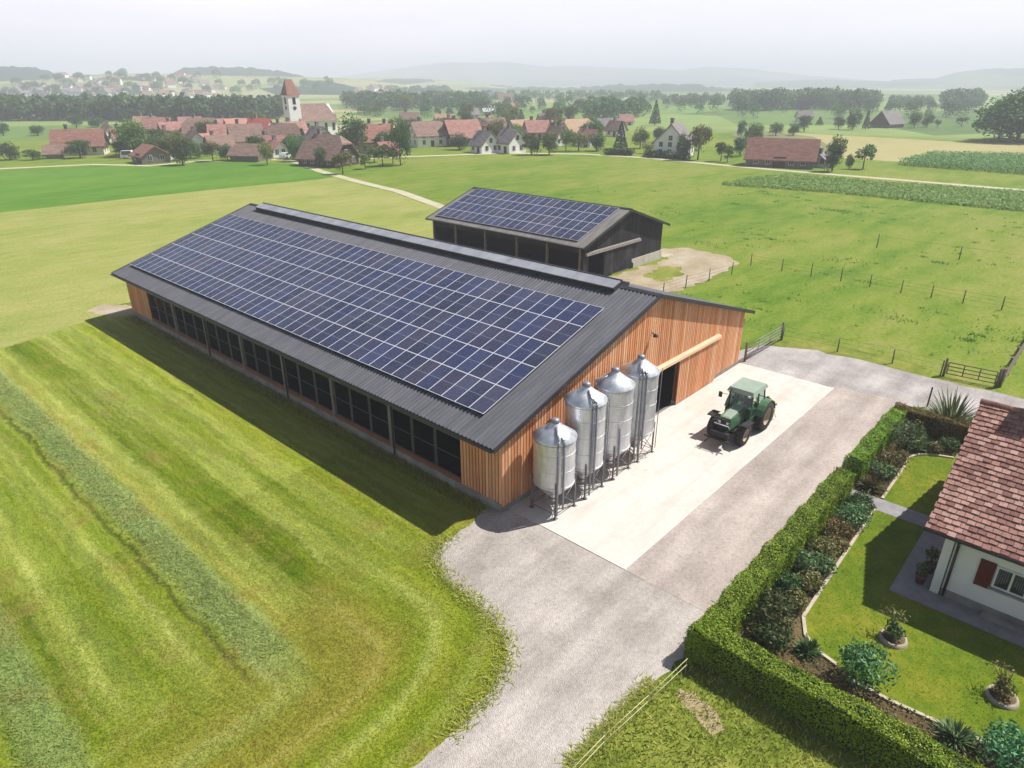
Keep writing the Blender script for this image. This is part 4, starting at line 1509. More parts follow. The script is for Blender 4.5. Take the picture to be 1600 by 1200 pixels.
def big_window(y0, y1):
    b = MB()
    b.box(HX0 - .05, HX0 + .02, y0, y1, 1.27, 1.34).box(HX0 - .05, HX0 + .02, y0, y1, 2.11, 2.18)
    for y in (y0, (y0 + y1) / 2 - .035, y1 - .07):
        b.box(HX0 - .05, HX0 + .02, y, y + .07, 1.34, 2.11)
    f = b.build('window', M['white_paint'], hs)
    MB().box(HX0 - .02, HX0 + .0, y0 + .07, y1 - .07, 1.34, 2.11).build('pane', M['glass'], f)
    MB().box(HX0 - .14, HX0 + .0, y0 - .08, y1 + .08, 1.18, 1.265).build('sill', M['plinth'], f)
    b = MB()
    for k in range(5):
        yy = y0 + .1 + (k * .065)
        b.box(HX0 - .024, HX0 - .021, yy, yy + .03, 1.4 + .05 * k, 2.08)
        yy = y1 - .1 - (k * .065)
        b.box(HX0 - .024, HX0 - .021, yy - .03, yy, 1.4 + .05 * k, 2.08)
    b.build('curtain', M['curtain'], f)
    for ya, yb in ((y0 - .52, y0 - .03), (y1 + .03, y1 + .52)):
        b = MB()
        b.box(HX0 - .07, HX0 - .02, ya, yb, 1.12, 2.24)
        for k in range(10):
            b.box(HX0 - .085, HX0 - .07, ya + .06, yb - .06, 1.2 + k * .1, 1.25 + k * .1)
        b.build('shutter', M['shutter'], hs)


big_window(-18.50, -17.48)
big_window(-22.6, -21.4)
rebase(hs, (12.6, -21.4, 0))

# ------------------------------------------------------------------ hedges
def hedge(name, label, boxes, mat, dens=900, group='clipped hedges round the garden'):
    h = thing(name, label, 'hedge', ((boxes[0][0] + boxes[0][1]) / 2, (boxes[0][2] + boxes[0][3]) / 2, 0), 0, group)
    ox, oy = h.location.x, h.location.y
    core = MB()
    Vs = []
    for (x0, x1, y0, y1, z1) in boxes:
        core.box(x0 + .1 - ox, x1 - .1 - ox, y0 + .1 - oy, y1 - .1 - oy, 0, z1 - .1)
        faces = [((x0, y0, z1), (x1 - x0, 0, 0), (0, y1 - y0, 0), (0, 0, 1)),
                 ((x0, y0, 0), (x1 - x0, 0, 0), (0, 0, z1), (0, -1, 0)), ((x0, y1, 0), (x1 - x0, 0, 0), (0, 0, z1), (0, 1, 0)),
                 ((x0, y0, 0), (0, y1 - y0, 0), (0, 0, z1), (-1, 0, 0)), ((x1, y0, 0), (0, y1 - y0, 0), (0, 0, z1), (1, 0, 0))]
        for o, u, v, nn in faces:
            u, v, nn, o = map(np.array, (u, v, nn, o))
            area = np.linalg.norm(u) * np.linalg.norm(v)
            n = int(area * dens)
            a, b = rng.random((n, 1)), rng.random((n, 1))
            P = o + u * a + v * b
            wav = .05 * np.sin(P[:, 0] * 2.1 + P[:, 1] * 1.3) + .04 * np.sin(P[:, 0] * 5.3 - P[:, 1] * 4.1) + rng.normal(size=n) * .022
            P = P + nn * (wav[:, None] - .02)
            # round the shoulders
            near = np.clip((P[:, 2] - (z1 - .16)) / .16, 0, 1)
            for ax, lo, hi in ((0, x0, x1), (1, y0, y1)):
                d0, d1 = P[:, ax] - lo, hi - P[:, ax]
                P[:, ax] += near * .05 * (d0 < .14) - near * .05 * (d1 < .14)
            nvec = np.tile(nn.astype(float), (n, 1))
            P[:, 0] -= ox; P[:, 1] -= oy
            Vs.append(cards(P, nvec, .038, .5, .5))
            # stray shoots on the top
            if nn[2] > 0:
                k = int(area * 26)
                Q = o + u * rng.random((k, 1)) + v * rng.random((k, 1))
                Q[:, 0] -= ox; Q[:, 1] -= oy
                Q[:, 2] += rng.uniform(0, .1, k)
                Vs.append(cards(Q, np.tile([.5, .5, .3], (k, 1)), .09, .9, .22))
    core.build('twigs', M['hedge_core'], h)
    link('foliage', np_mesh('hedge_foliage', np.concatenate(Vs), 4, mat), h)
    return h


M['hedge_rust'] = leaf_mat('hedge_rusty', lin(96, 96, 24, .65), lin(138, 122, 50, .7), lin(176, 146, 90, .75))
hedge('garden_hedge', 'long clipped green hedge turning the corner from lane to verge', [(-2.0, 12.15, -11.35, -10.42, 1.30), (-2.0, -1.1, -30, -10.45, 1.28)], M['hedge'])
hedge('garden_hedge', 'short clipped green hedge beyond the gap at the garden path', [(13.35, 20.9, -11.3, -10.45, 1.32)], M['hedge'])
hedge('garden_hedge', 'rusty topped hedge behind the shrubs, running towards the tiled roof', [(20.9, 21.75, -20, -10.5, 1.30)], M['hedge_rust'])


# ------------------------------------------------------------------ garden plants
def shrub(x, y, r, h, mat, label, style='dome', name='shrub', cat='shrub', n=None):
    r, h = r * 1.32, h * 1.22
    t = thing(name, label, cat, (x, y, .0), 0, None)
    if style == 'dome':
        lob = [(0, 0, h * .45, r * .8, r * .8, h * .5)]
        for k in range(5):
            a = rng.uniform(0, 6.28)
            lob.append((r * .45 * math.cos(a), r * .45 * math.sin(a), h * rng.uniform(.35, .6), r * .5, r * .5, h * .42))
        P, N = blob(n or int(420 + 900 * r), lob, .55, 1.08, .3)
        P[:, 2] = np.maximum(P[:, 2], .04)
        V = cards(P, N, .075 if r > .5 else .06, .9, .45)
        link('foliage', np_mesh('shrub_foliage', V, 4, mat), t)
    else:
        m = n or int(90 + 160 * r)
        az = rng.uniform(0, 6.28, m)
        el = rng.uniform(.15, 1.35, m)
        d = np.stack([np.cos(az) * np.cos(el), np.sin(az) * np.cos(el), np.sin(el)], 1)
        L = rng.uniform(.7, 1.1, (m, 1)) * np.where(el[:, None] > .8, h, max(r, h * .8))
        base = d * np.array([.1, .1, .0]) + np.array([0, 0, h * .15]) * rng.random((m, 1))
        side = unit(np.cross(d, np.array([0, 0, 1.0]))) * (.022 + .02 * r)
        mid = base + d * L * .55
        tip = base + d * L - np.array([0, 0, 1.0]) * L * .22 * rng.random((m, 1))
        V = np.stack([base, mid + side, tip, mid - side], 1).reshape(-1, 3)
        link('foliage', np_mesh('spiky_leaves', V, 4, mat), t)
    b = MB()
    for k in range(3):
        a = k * 2.1
        b.tube((0, 0, 0), (r * .35 * math.cos(a), r * .35 * math.sin(a), h * .55), .02, .008, 6)
    b.build('stem', M['bark'], t)
    return t


sd, sb, so, sn, sf = M['shrub_dark'], M['shrub_blue'], M['shrub_olive'], M['shrub_brown'], M['shrub_fresh']
for a in [
    (1.55, -11.95, .80, 1.05, sd, 'big dark shrub filling the bed at the inner hedge corner', 'dome'),
    (0.55, -12.35, .62, .75, sd, 'low dark shrub on bare soil in the hedge corner', 'dome'),
    (1.05, -13.45, .34, .50, sd, 'small dark tuft where the stone edging bends', 'spiky'),
    (2.95, -12.2, .42, .52, so, 'small olive shrub against the edging beside the big dark shrub', 'dome'),
    (3.55, -11.75, .50, .70, sd, 'dark shrub against the hedge behind the small olive shrub', 'dome'),
    (4.35, -12.2, .48, .58, so, 'olive dome between two darker shrubs near the bed edging', 'dome'),
    (5.1, -11.7, .52, .74, sb, 'grey-green shrub by the hedge opposite the shaded house corner', 'dome'),
    (5.75, -12.2, .50, .58, sb, 'rounded blue-green shrub at the edging where the house shadow starts', 'dome'),
    (6.7, -11.9, .56, .66, so, 'yellowish shrub midway along the long bed', 'dome'),
    (7.6, -12.2, .42, .46, sn, 'brownish low plant between the yellowish shrub and the tan one', 'dome'),
    (8.5, -11.9, .58, .58, sn, 'tan flowering cushion in front of the hedge', 'dome'),
    (9.6, -12.0, .70, .84, sb, 'large blue-green dome second from the garden path', 'dome'),
    (10.75, -12.0, .62, .84, sd, 'dark glossy shrub right beside the garden path', 'dome'),
    (11.25, -11.55, .42, .60, sf, 'light grassy clump between the path and the hedge end', 'spiky'),
    (13.5, -11.8, .60, .62, so, 'pale grassy clump just across the garden path', 'spiky'),
    (14.7, -11.8, .62, .78, sb, 'grey-green shrub beyond the path next to the grassy clump', 'dome'),
    (15.8, -11.9, .70, .88, so, 'broad olive shrub in the bed of the far small lawn', 'dome'),
    (16.9, -11.9, .50, .66, sn, 'brownish shrub between the olive shrub and the tall one', 'dome'),
    (18.2, -11.85, .78, 1.65, sb, 'tall blue-green shrub in the far corner of the garden', 'dome'),
    (19.2, -12.4, .55, .85, sb, 'spiky silver plant in front of the rusty hedge', 'spiky'),
    (19.5, -13.2, .40, .48, so, 'low olive plant at the bend of the far edging', 'dome'),
    (20.2, -13.7, .50, .62, sd, 'dark shrub between the rusty hedge and the tiled roof', 'dome'),
    (22.5, -13.2, .95, 2.0, sb, 'tall spiky leaved plant sticking up behind the rusty hedge', 'spiky'),
    (0.98, -15.35, .80, 1.15, sf, 'big round fresh green bush at the edge of the lawn', 'dome'),
    (0.55, -18.0, .48, .55, sb, 'small spiky grey plant in the front bed', 'spiky'),
    (0.62, -19.4, .80, .95, sf, 'fresh green bush at the bottom edge of the front bed', 'dome'),
]:
    shrub(*a)


P = np.concatenate([scatter(bed1, 60000), scatter(bed2, 16000)])
P = P[(P[:, 1] > -21)]
kz = np.sin(P[:, 0] * 2.3 + 1) + np.sin(P[:, 1] * 3.1 + P[:, 0]) + np.sin(P[:, 0] * 5.1 - P[:, 1] * 1.7)
P = P[(kz > -.4) & (rng.random(len(P)) < .8)]
P[:, 2] = rng.uniform(.02, .16, len(P))
tag(link('ground_cover', np_mesh('ground_cover', cards(P, np.tile([0, 0, 1.0], (len(P), 1)), .05, .9, .5), 4, so)), 'low mixed ground cover in the garden beds', 'ground cover', kind='stuff')


def planter(x, y, label, seed_mats):
    t = thing('planter', label, 'planter', (x, y, 0))
    MB().lathe([(.34, .0), (.36, .13), (.44, .13), (.47, .0)], n=28).build('stone_ring', M['ring'], t)
    MB().lathe([(.0, .12), (.36, .12)], n=28).build('soil', M['soil'], t)
    P, N = blob(420, [(0, 0, .34, .32, .32, .28), (.1, .12, .5, .2, .2, .26)], .4, 1.1, .4)
    link('foliage', np_mesh('planter_foliage', cards(P, N, .06, .9, .5), 4, seed_mats[0]), t)
    b = MB()
    for k in range(7):
        a = rng.uniform(-.6, 1.6)
        r1 = rng.uniform(.35, .75)
        pts = [(0, 0, .2), (r1 * .4 * math.cos(a), r1 * .4 * math.sin(a), .7), (r1 * .8 * math.cos(a), r1 * .8 * math.sin(a), .95), (r1 * 1.15 * math.cos(a), r1 * 1.15 * math.sin(a), .8)]
        b.path(pts, .012, 5)
    b.build('stem', seed_mats[1], t)
    P, N = blob(70, [(.25, .2, .85, .5, .5, .2)], .3, 1.1, .6)
    link('blossom', np_mesh('planter_blossom', cards(P, N, .05, 1, .6), 4, seed_mats[2]), t)


planter(3.65, -15.45, 'round pale stone planter with bending twigs alone on the lawn', (sd, M['shrub_olive'], so))
planter(3.3, -18.75, 'round stone planter with yellow-green plant at the lawn edge near the house', (so, M['bark'], sn))


def pot(x, y, h, label):
    t = thing('potted_plant', label, 'potted plant', (x, y, .05))
    MB().lathe([(.0, .0), (.15, .0), (.2, .32), (.23, .32), (.23, .37), (.19, .37), (.18, .33), (.0, .33)], n=20).build('pot', M['pot'], t)
    P, N = blob(260, [(0, 0, .35 + h * .4, .26, .26, h * .42)], .4, 1.1, .5)
    link('foliage', np_mesh('pot_foliage', cards(P, N, .055, .9, .5), 4, sd), t)
    MB().tube((0, 0, .3), (0, 0, .3 + h * .5), .015, n=6).build('stem', M['bark'], t)


pot(7.55, -15.35, .7, 'dark plant in clay pot beside the white porch pillar')
pot(8.5, -15.45, 1.0, 'taller potted plant deeper in the porch of the white house')

# ------------------------------------------------------------------ fences and gates
def wire_fence(name, label, pts, h=1.15, wires=(.4, .75, 1.08), pr=.055, mat='wood_post', wmat='wire', wr=.009, cat='fence'):
    c = np.mean(np.array(pts), 0)
    t = thing(name, label, cat, (float(c[0]), float(c[1]), 0))
    for p in pts:
        hh = h * random.uniform(.92, 1.08)
        lx, ly = random.gauss(0, .03), random.gauss(0, .03)
        q = (p[0] - c[0], p[1] - c[1])
        MB().tube((q[0], q[1], -.05), (q[0] + lx, q[1] + ly, hh), pr, pr * .9, 8).build('post', M[mat], t)
    b = MB()
    for z in wires:
        for a, d in zip(pts[:-1], pts[1:]):
            m = ((a[0] + d[0]) / 2 - c[0], (a[1] + d[1]) / 2 - c[1], z - .03)
            b.tube((a[0] - c[0], a[1] - c[1], z), m, wr, n=5).tube(m, (d[0] - c[0], d[1] - c[1], z), wr, n=5)
    b.build('wire', M[wmat], t)
    return t


wire_fence('pasture_fence', 'wire fence on thin posts crossing the pasture beyond the barn', [(51.1, 11.4), (51, 8), (51, 5), (51, 2.1), (50.9, -.6), (50.7, -3.4), (50.7, -5.9), (50.8, -8.4), (50.8, -11.3), (50.8, -14.5)], 1.3, pr=.05, wr=.008)
wire_fence('yard_fence', 'post and wire fence along the dirt yard of the dark barn', [(46.2, 11.2), (42.3, 11.7), (38.8, 12.3), (35.2, 12.6), (31.5, 12.9)], 1.2, pr=.05, wr=.010)
wire_fence('roadside_fence', 'sparse post and wire fence on the verge where the lane bends', [(30.9, -.3), (31.1, -4.3), (31.4, -7.9), (31.3, -10.9)], 1.1, pr=.048, wr=.008)
wire_fence('tape_fence', 'pale electric tape fence on thin posts along the verge', [(-2.75, -10.85), (-6.9, -10.5), (-10.4, -10.35), (-14, -10.2)], .85, (.55, .82), .016, 'wood_post', 'tape', .010)
wire_fence('pasture_post_row', 'lone thin posts with one wire high in the pasture', [(69, 4.0), (69.0, -4.5), (69.0, -13)], 1.6, (1.4,), .06)


def bar_gate(name, label, p0, p1, h, n, mat, brace=True, r=.028):
    p0, p1 = Vector((*p0, 0)), Vector((*p1, 0))
    c = (p0 + p1) / 2
    t = thing(name, label, 'gate', c)
    p0, p1 = p0 - c, p1 - c
    up = Vector((0, 0, 1))
    b = MB()
    for k in range(n):
        z = .22 + (h - .22) * k / (n - 1)
        b.tube(p0 + up * z, p1 + up * z, r, n=8)
    for f in (0, .33, .66, 1):
        q = p0.lerp(p1, f)
        b.tube(q + up * .2, q + up * (h + .02), r, n=8)
    if brace:
        b.tube(p0 + up * .22, p1 + up * h, r * .8, n=8)
    b.build('gate_leaf', M[mat], t)
    for q in (p0 - (p1 - p0).normalized() * .14, p1 + (p1 - p0).normalized() * .14):
        MB().tube(q - up * .05, q + up * (h + .28), .085, .08, 10).build('post', M['wood_post'], t)


bar_gate('field_gate', 'galvanised tubular field gate between barn corner and pasture', (24.9, -.15), (30.5, -.3), 1.2, 5, 'gate_metal')
bar_gate('field_gate', 'low brown wooden gate beside the bending lane', (31.35, -11.2), (31.6, -13.9), 1.0, 4, 'wood_post', False, .035)
t = thing('rail_fence', 'dark timber rail fence leading away from the low wooden gate', 'fence', (38.5, -14.2, 0))
for k in range(6):
    MB().tube((-6.8 + k * 2.6, 0, -.05), (-6.8 + k * 2.6, 0, 1.3), .09, .085, 8).build('post', M['wood_post'], t)
for z in (.5, .85, 1.2):
    MB().box(-6.8, 6.2, -.13, -.09, z - .06, z + .06).build('rail', M['wood_post'], t)
t = thing('marker_post', 'single dark marker post standing at the roadside behind the garden hedge', 'post', (25.3, -11.5, 0))
MB().tube((0, 0, -.05), (0.02, 0, 1.25), .05, .045, 8).build('shaft', M['trim_dark'], t)
MB().tube((0.02, 0, 1.25), (0.02, 0, 1.32), .055, .03, 8).build('cap', M['trim_dark'], t)

# ------------------------------------------------------------------ village houses
VS = 0.69       # the village houses are low and compact


def frame_window(name, wdt, hgt):
    b = MB()
    b.box(-wdt / 2 - .1, wdt / 2 + .1, -.02, .05, -hgt / 2 - .1, hgt / 2 + .1, 0)
    b.box(-wdt / 2, wdt / 2, .05, .075, -hgt / 2, hgt / 2, 1)
    b.box(-.04, .04, .075, .085, -hgt / 2, hgt / 2, 0)
    return b.mesh(name, [M['white_paint'], M['glass']])


WIN = frame_window('window', 1.05, 1.35)
DOOR = MB().box(-.6, .6, -.02, .06, 0, 2.2).mesh('door', [M['w_wood']])
BARN_DOOR = MB().box(-1.5, 1.5, -.02, .06, 0, 2.9).mesh('barn_door', [M['w_wood']])
CHIM = MB().box(-.4, .4, -.4, .4, -1.2, 1.0).box(-.48, .48, -.48, .48, 1.0, 1.15).mesh('chimney', [M['r_grey']])


def house(label, px, py, L, W, hw, hr, rot, wm, rm, gm=None, hip=0.0, win=True, chim=1, name='village_house', cat='house', over=.8, group='houses of the village', doors='house'):
    gx, gy = G(px, py)
    a = R(rot)
    L, W, hw, hr, over = L * VS, W * VS, hw * VS, hr * VS, over * VS
    # px,py is the foot of the wall nearest the viewer: move the centre back by half the depth
    v = np.array([gx - CAM[0], gy - CAM[1]]); v /= np.linalg.norm(v)
    ax = np.array([math.cos(a), math.sin(a)]); ay = np.array([-math.sin(a), math.cos(a)])
    half = abs(v @ ax) * L / 2 + abs(v @ ay) * W / 2
    cx, cy = gx + v[0] * half * .8, gy + v[1] * half * .8
    t = thing(name, label, cat, (cx, cy, 0), a, group)
    gm = gm or wm
    b = MB()
    b.box(-L / 2, L / 2, -W / 2, W / 2, -.3, hw, 0)
    zt = hw + (hr - hw) * (1 - hip) if hip else hr
    yt = W / 2 * hip
    for s in (-1, 1):
        x0, x1 = (s * (L / 2 - .3), s * (L / 2)) if s > 0 else (s * L / 2, s * (L / 2 - .3))
        pts = [(-W / 2, hw), (W / 2, hw), (yt, zt - .1), (-yt, zt - .1)] if hip else [(-W / 2, hw), (W / 2, hw), (0, hr - .1)]
        b.prism(pts, 'x', x0, x1, 1)
        if gm is not wm:
            b.box(s * (L / 2) - .02 if s > 0 else -L / 2 - .06, s * (L / 2) + .06 if s > 0 else -L / 2 + .02, -W / 2, W / 2, hw * .5, hw, 1)
    b.build('wall', [wm, gm], t)
    # roof slab
    ox, oy = L / 2 + over, W / 2 + over
    ze = hw - (hr - hw) * over / (W / 2)
    th = .28
    V, Fc = [], []
    if hip:
        rx = ox - hip * W * .55
        for s in (-1, 1):
            V += [(-ox, s * oy, ze), (ox, s * oy, ze), (ox, s * (yt), zt + .12), (-ox, s * (yt), zt + .12)]
        V += [(rx, 0, hr + .15), (-rx, 0, hr + .15)]
        Fc = [(0, 1, 2, 8, 9, 3), (5, 4, 7, 9, 8, 6), (2, 6, 8), (7, 3, 9)]
    else:
        V = [(-ox, -oy, ze), (ox, -oy, ze), (ox, oy, ze), (-ox, oy, ze), (ox, 0, hr + .15), (-ox, 0, hr + .15)]
        Fc = [(0, 1, 4, 5), (2, 3, 5, 4)]
    n = len(V)
    V2 = V + [(x, y, z - th) for x, y, z in V]
    edges = {}
    for f in Fc:
        for i in range(len(f)):
            e = (f[i], f[(i + 1) % len(f)])
            edges[e] = 1
    F2 = list(Fc) + [tuple(i + n for i in f[::-1]) for f in Fc] + [(e[1], e[0], e[0] + n, e[1] + n) for e in edges if (e[1], e[0]) not in edges]
    rb = MB()
    rb.add(V2, F2)
    roof_ = rb.build('roof', rm, t)
    for k in range(chim):
        c = link('chimney', CHIM, roof_)
        c.location = ((-.22 + .5 * k) * L, .6, hr + .2)
    if win:
        vc = CAM[:2] - np.array([cx, cy])
        for (nx_, ny_, half_, span, rows) in ((0, -1, W / 2, L, 1), (0, 1, W / 2, L, 1), (1, 0, L / 2, W, 2), (-1, 0, L / 2, W, 2)):
            wn = ax * nx_ + ay * ny_
            if wn @ vc / np.linalg.norm(vc) < .1:
                continue
            nw = max(2, int(span / 2.5))
            levels = [1.35] + ([3.1] if hw > 3.25 else []) + ([hw + .8] if rows == 2 and hr - hw > 2.6 else [])
            ang = math.atan2(ny_, nx_) - math.pi / 2
            for lv in levels:
                k_n = nw if lv < hw else max(1, nw - 2)
                for k in range(k_n):
                    u = (k + .5) / k_n - .5
                    u *= span * (.86 if lv < hw else .42)
                    me_ = WIN
                    nm = 'window'
                    z = lv
                    if lv < 1.5 and k == nw // 2 and rows == 1:
                        me_, nm, z = (DOOR, 'door', .05) if doors == 'house' else (BARN_DOOR, 'door', .05)
                    o = link(nm, me_, t)
                    o.location = (nx_ * half_ + (u if nx_ == 0 else 0), ny_ * half_ + (u if ny_ == 0 else 0), z)
                    o.rotation_euler = (0, 0, ang)
                    o.scale = (.85, 1, .85) if nm == 'window' else (.9, 1, .8)
    return t


rr, ro, rb_, rrb, rg, rt = M['r_red'], M['r_orange'], M['r_brown'], M['r_redbrown'], M['r_grey'], M['r_tan']
ww, wc, wd, wg = M['w_white'], M['w_cream'], M['w_wood'], M['w_grey']
H = house
H('long farmhouse with maroon roof leftmost in the village, dark left gable', 130, 243, 17, 10, 4.0, 9.0, -30, wc, rrb, wd)
H('small open shed leaning against the leftmost maroon farmhouse', 88, 248, 5.5, 5, 2.3, 4.4, -25, wg, rb_, wd, win=False, chim=0, name='shed', cat='shed')
H('low barn with maroon roof and pale walls behind the parked white van', 238, 256, 9.5, 9.5, 3.0, 5.8, -92, wg, rrb, None, chim=0, name='village_barn', cat='barn', doors='barn')
H('pink roofed house half hidden behind the big round tree', 250, 214, 13, 9, 4.5, 9.0, -45, wc, rr)
H('pink roofed house with small dark gable right of the big round tree', 280, 222, 14, 9, 4.2, 8.6, -10, ww, rr, wd)
H('grey-brown hipped farmhouse with yellowish tree before it', 320, 222, 15, 11, 4.5, 10.2, -35, wc, rb_, wd, .45)
H('low orange roofed cottage with white wall in the village front', 318, 232, 9, 7, 3.0, 5.6, -12, ww, ro)
H('pink house between the orange cottage and the grey gabled one', 352, 228, 11, 9, 4.4, 8.6, -30, ww, rr, wd)
H('grey-brown gabled house below the church, left of a red roof', 388, 236, 12, 10, 4.6, 10.0, -20, wc, rb_, wg)
H('bright red roofed house peeping out between brown roofs near the church', 410, 222, 10, 9, 5.0, 10.0, -60, ww, M['r_bright'])
H('big brown hipped roof right in front of the church tower', 448, 230, 13, 10, 4.2, 9.2, -50, wc, rb_, wd, .35)
H('pink low house wing under the big brown hipped roof', 425, 238, 11, 7, 3.0, 6.0, -42, ww, rr)
H('round topped grey barn at the front edge of the village', 392, 253, 11, 8, 2.6, 5.6, -60, wg, rb_, wg, .5, win=False, chim=0, name='village_barn', cat='barn', doors='barn')
H('large farmhouse with sweeping hipped mauve roof and dark front gable', 515, 262, 15, 13, 3.2, 9.6, -72, wd, rb_, wd, .4)
H('orange roofed house with chimneys between two dark trees', 590, 240, 12, 10, 5.0, 10.6, -50, wc, ro, None, 0, True, 2)
H('wide white house with grey-brown roof and balcony in the village middle', 668, 230, 14, 10, 5.2, 10.0, -14, ww, rb_, None, .2)
H('brick red roofed farmhouse with dark timber gable to the left', 722, 229, 15, 11, 4.2, 10.4, -18, wd, rr, wd)
H('white twin gabled house with slate grey roof, left half', 758, 240, 8, 9, 3.6, 8.0, -100, ww, rg)
H('white twin gabled house with slate grey roof, right half', 798, 240, 8, 9, 4.6, 8.8, -95, ww, rg)
H('olive roofed house behind the white twin gabled house', 770, 215, 12, 9, 4.2, 9.0, -20, wc, rb_)
H('house with small red gable right of the white twin gables', 838, 219, 11, 9, 4.2, 8.6, -30, wc, rr)
H('tan and red roofed house at the right end of the village', 900, 222, 17, 11, 4.6, 9.6, -8, wc, rt, None, .3)
H('grey roofed low house in the trees right of the village end', 950, 205, 12, 9, 3.2, 6.6, -45, ww, rg)
H('reddish small house behind the grey roofed low one', 977, 196, 8, 7, 3.0, 6.4, -40, wc, rr)
H('white three storey house with many windows alone by the valley road', 1052, 246, 12, 12, 5.6, 11.6, 14, ww, rg, None, 0)
H('long red roofed barn by the crop strip with white lean-to', 1218, 262, 21, 11, 3.2, 8.6, -72, wg, rrb, wd, 0, True, 0, 'village_barn', 'barn', doors='barn')
H('far grey barn with pale roof among trees on the right', 1385, 200, 16, 12, 3.0, 9.4, -15, wg, rg, wd, 0, False, 0, 'village_barn', 'barn')
H('far pale farmhouse below the wooded ridge, white wall', 1255, 190, 9, 8, 3.5, 7.0, -50, ww, rg)
for i, (px, py, rm_, lab) in enumerate([(640, 196, rb_, 'brown roof showing behind the wide white house'), (695, 200, rt, 'tan roof showing left of the brick red farmhouse'), (735, 186, rg, 'grey roofed far house behind the brick red farmhouse'),
                                       (795, 176, rr, 'long faded red roof far behind the village'), (765, 180, ww, 'white walled far house with pale roof'), (855, 198, rb_, 'brown roofed far house above the red gable'),
                                       (300, 206, rr, 'reddish roof in the second row of the village, behind the grey-brown farmhouse'), (360, 210, rr, 'faded red roof in the second row, left of the church'), (230, 205, rt, 'tan roof behind the pink roofed houses')]):
    H(lab, px, py, 11, 8, 3.6, 7.6, -45 + 12 * (i % 4), wc, rm_, None)

for a in [
    ('white cottage with rust roof at the left end of the second row', 196, 226, 9, 7, 3.4, 6.6, -6, ww, rrb),
    ('small rose roofed house right behind the low maroon barn', 262, 232, 9, 7, 3.6, 7.0, -90, ww, rr),
    ('white gabled house tucked behind the yellow-green tree', 306, 236, 8, 7, 3.8, 7.2, -96, ww, rb_),
    ('pale house with brown roof between two orchard trees', 345, 240, 9, 7, 3.2, 6.4, -5, ww, rb_),
    ('tiny white house with orange roof left of the track entry', 432, 246, 7, 6, 3.0, 5.6, -92, ww, ro),
    ('house with weathered rose roof under the church tower', 462, 222, 10, 8, 4.4, 8.6, -4, ww, rr),
    ('white house with steep brown roof left of the church tower', 400, 208, 9, 8, 5.0, 9.6, -94, ww, rb_),
    ('house with salmon roof left of the bright red one', 372, 214, 10, 8, 4.4, 8.4, -8, wc, ro),
    ('mauve roofed house behind the sweeping hipped farmhouse', 500, 232, 9, 8, 4.2, 8.4, -90, ww, rg),
    ('low rust roofed annex in front of the orange roofed house', 606, 246, 7, 6, 2.8, 5.2, -5, wc, rrb),
    ('white house with grey roof between the tall tree and the wide white house', 640, 226, 8, 8, 4.4, 8.2, -95, ww, rg),
    ('white house with pink roof in the gap right of the brick red farmhouse', 752, 222, 9, 8, 4.4, 8.4, -93, ww, rr),
    ('beige barn with tan roof behind the twin gables', 812, 214, 12, 8, 3.8, 7.8, -5, wc, rt),
    ('white gable end showing left of the tan roofed house', 868, 228, 7, 7, 4.0, 7.8, -95, ww, rb_),
    ('small white house with rose roof right below the tan roof', 918, 230, 8, 7, 3.6, 7.0, -92, ww, rr),
    ('white house with brown roof partly hidden behind the blue-green conifer', 962, 214, 8, 7, 3.8, 7.4, -94, ww, rb_),
    ('cream house with orange roof half behind the round tree left of the tan roof', 872, 214, 9, 7, 4.0, 7.6, -6, wc, ro),
    ('white farmhouse with maroon roof behind the brick red one', 704, 214, 10, 8, 4.4, 8.6, -95, ww, rrb),
    ('white shed roofed annex beside the long red roofed barn', 1284, 262, 5, 5, 2.4, 4.0, -8, ww, rg),
    ('pale house with brown roof far left behind the leftmost farmhouse', 172, 222, 8, 7, 3.8, 7.2, -94, ww, rb_)]:
    H(*a)
# church
gx, gy = G(480, 212)
ch = thing('church', 'white village church with red saddleback tower roof', 'church', (gx, gy, 0), R(-4), 'houses of the village')
k_ = mpp((gx, gy))
tw = 2.15
mb = MB()
mb.box(-tw, tw, -tw, tw, 0, 13.6)
tow = mb.build('tower', M['w_white'], ch)
tow.location = (-5.6, -2.0, 0)
mb = MB()
mb.add([(-tw - .3, -tw - .3, 13.5), (tw + .3, -tw - .3, 13.5), (tw + .3, tw + .3, 13.5), (-tw - .3, tw + .3, 13.5), (-tw + .7, 0, 18.5), (tw - 1.0, 0, 18.5)], [(3, 2, 1, 0), (0, 1, 5, 4), (2, 3, 4, 5), (1, 2, 5), (3, 0, 4)])
mb.build('tower_roof', M['r_redbrown'], tow)
for (x, y, a) in ((0, -tw, 0), (-tw, 0, -90), (tw, 0, 90)):
    b = MB().box(-.55, .55, -.06, .05, 10.6, 12.8)
    o = b.build('belfry_opening', M['dark'], tow)
    o.location = (x, y, 0)
    o.rotation_euler = (0, 0, R(a))
    b = MB()
    b.wheel((0, -.05, 9.5), .62, .08, 20, 0, [(.001, -.04), (.62, -.04), (.62, .04)])
    o = b.build('clock_face', M['trim_dark'], tow)
    o.location = (x, y, 0)
    o.rotation_euler = (0, 0, R(a))
mb = MB()
mb.box(-4, 10, -4.5, 4.5, 0, 5.6).prism([(-4.5, 5.6), (4.5, 5.6), (0, 10.4)], 'x', -4, 9.9)
mb.build('wall', M['w_white'], ch)
mb = MB()
q = [(-4.4, -5.1, 5.0), (10.6, -5.1, 5.0), (10.6, 5.1, 5.0), (-4.4, 5.1, 5.0), (8.6, 0, 10.7), (-4.4, 0, 10.7)]
mb.add(q, [(0, 1, 4, 5), (2, 3, 5, 4), (1, 2, 4), (3, 2, 1, 0), (0, 5, 3)])
mb.build('roof', M['r_brown'], ch)
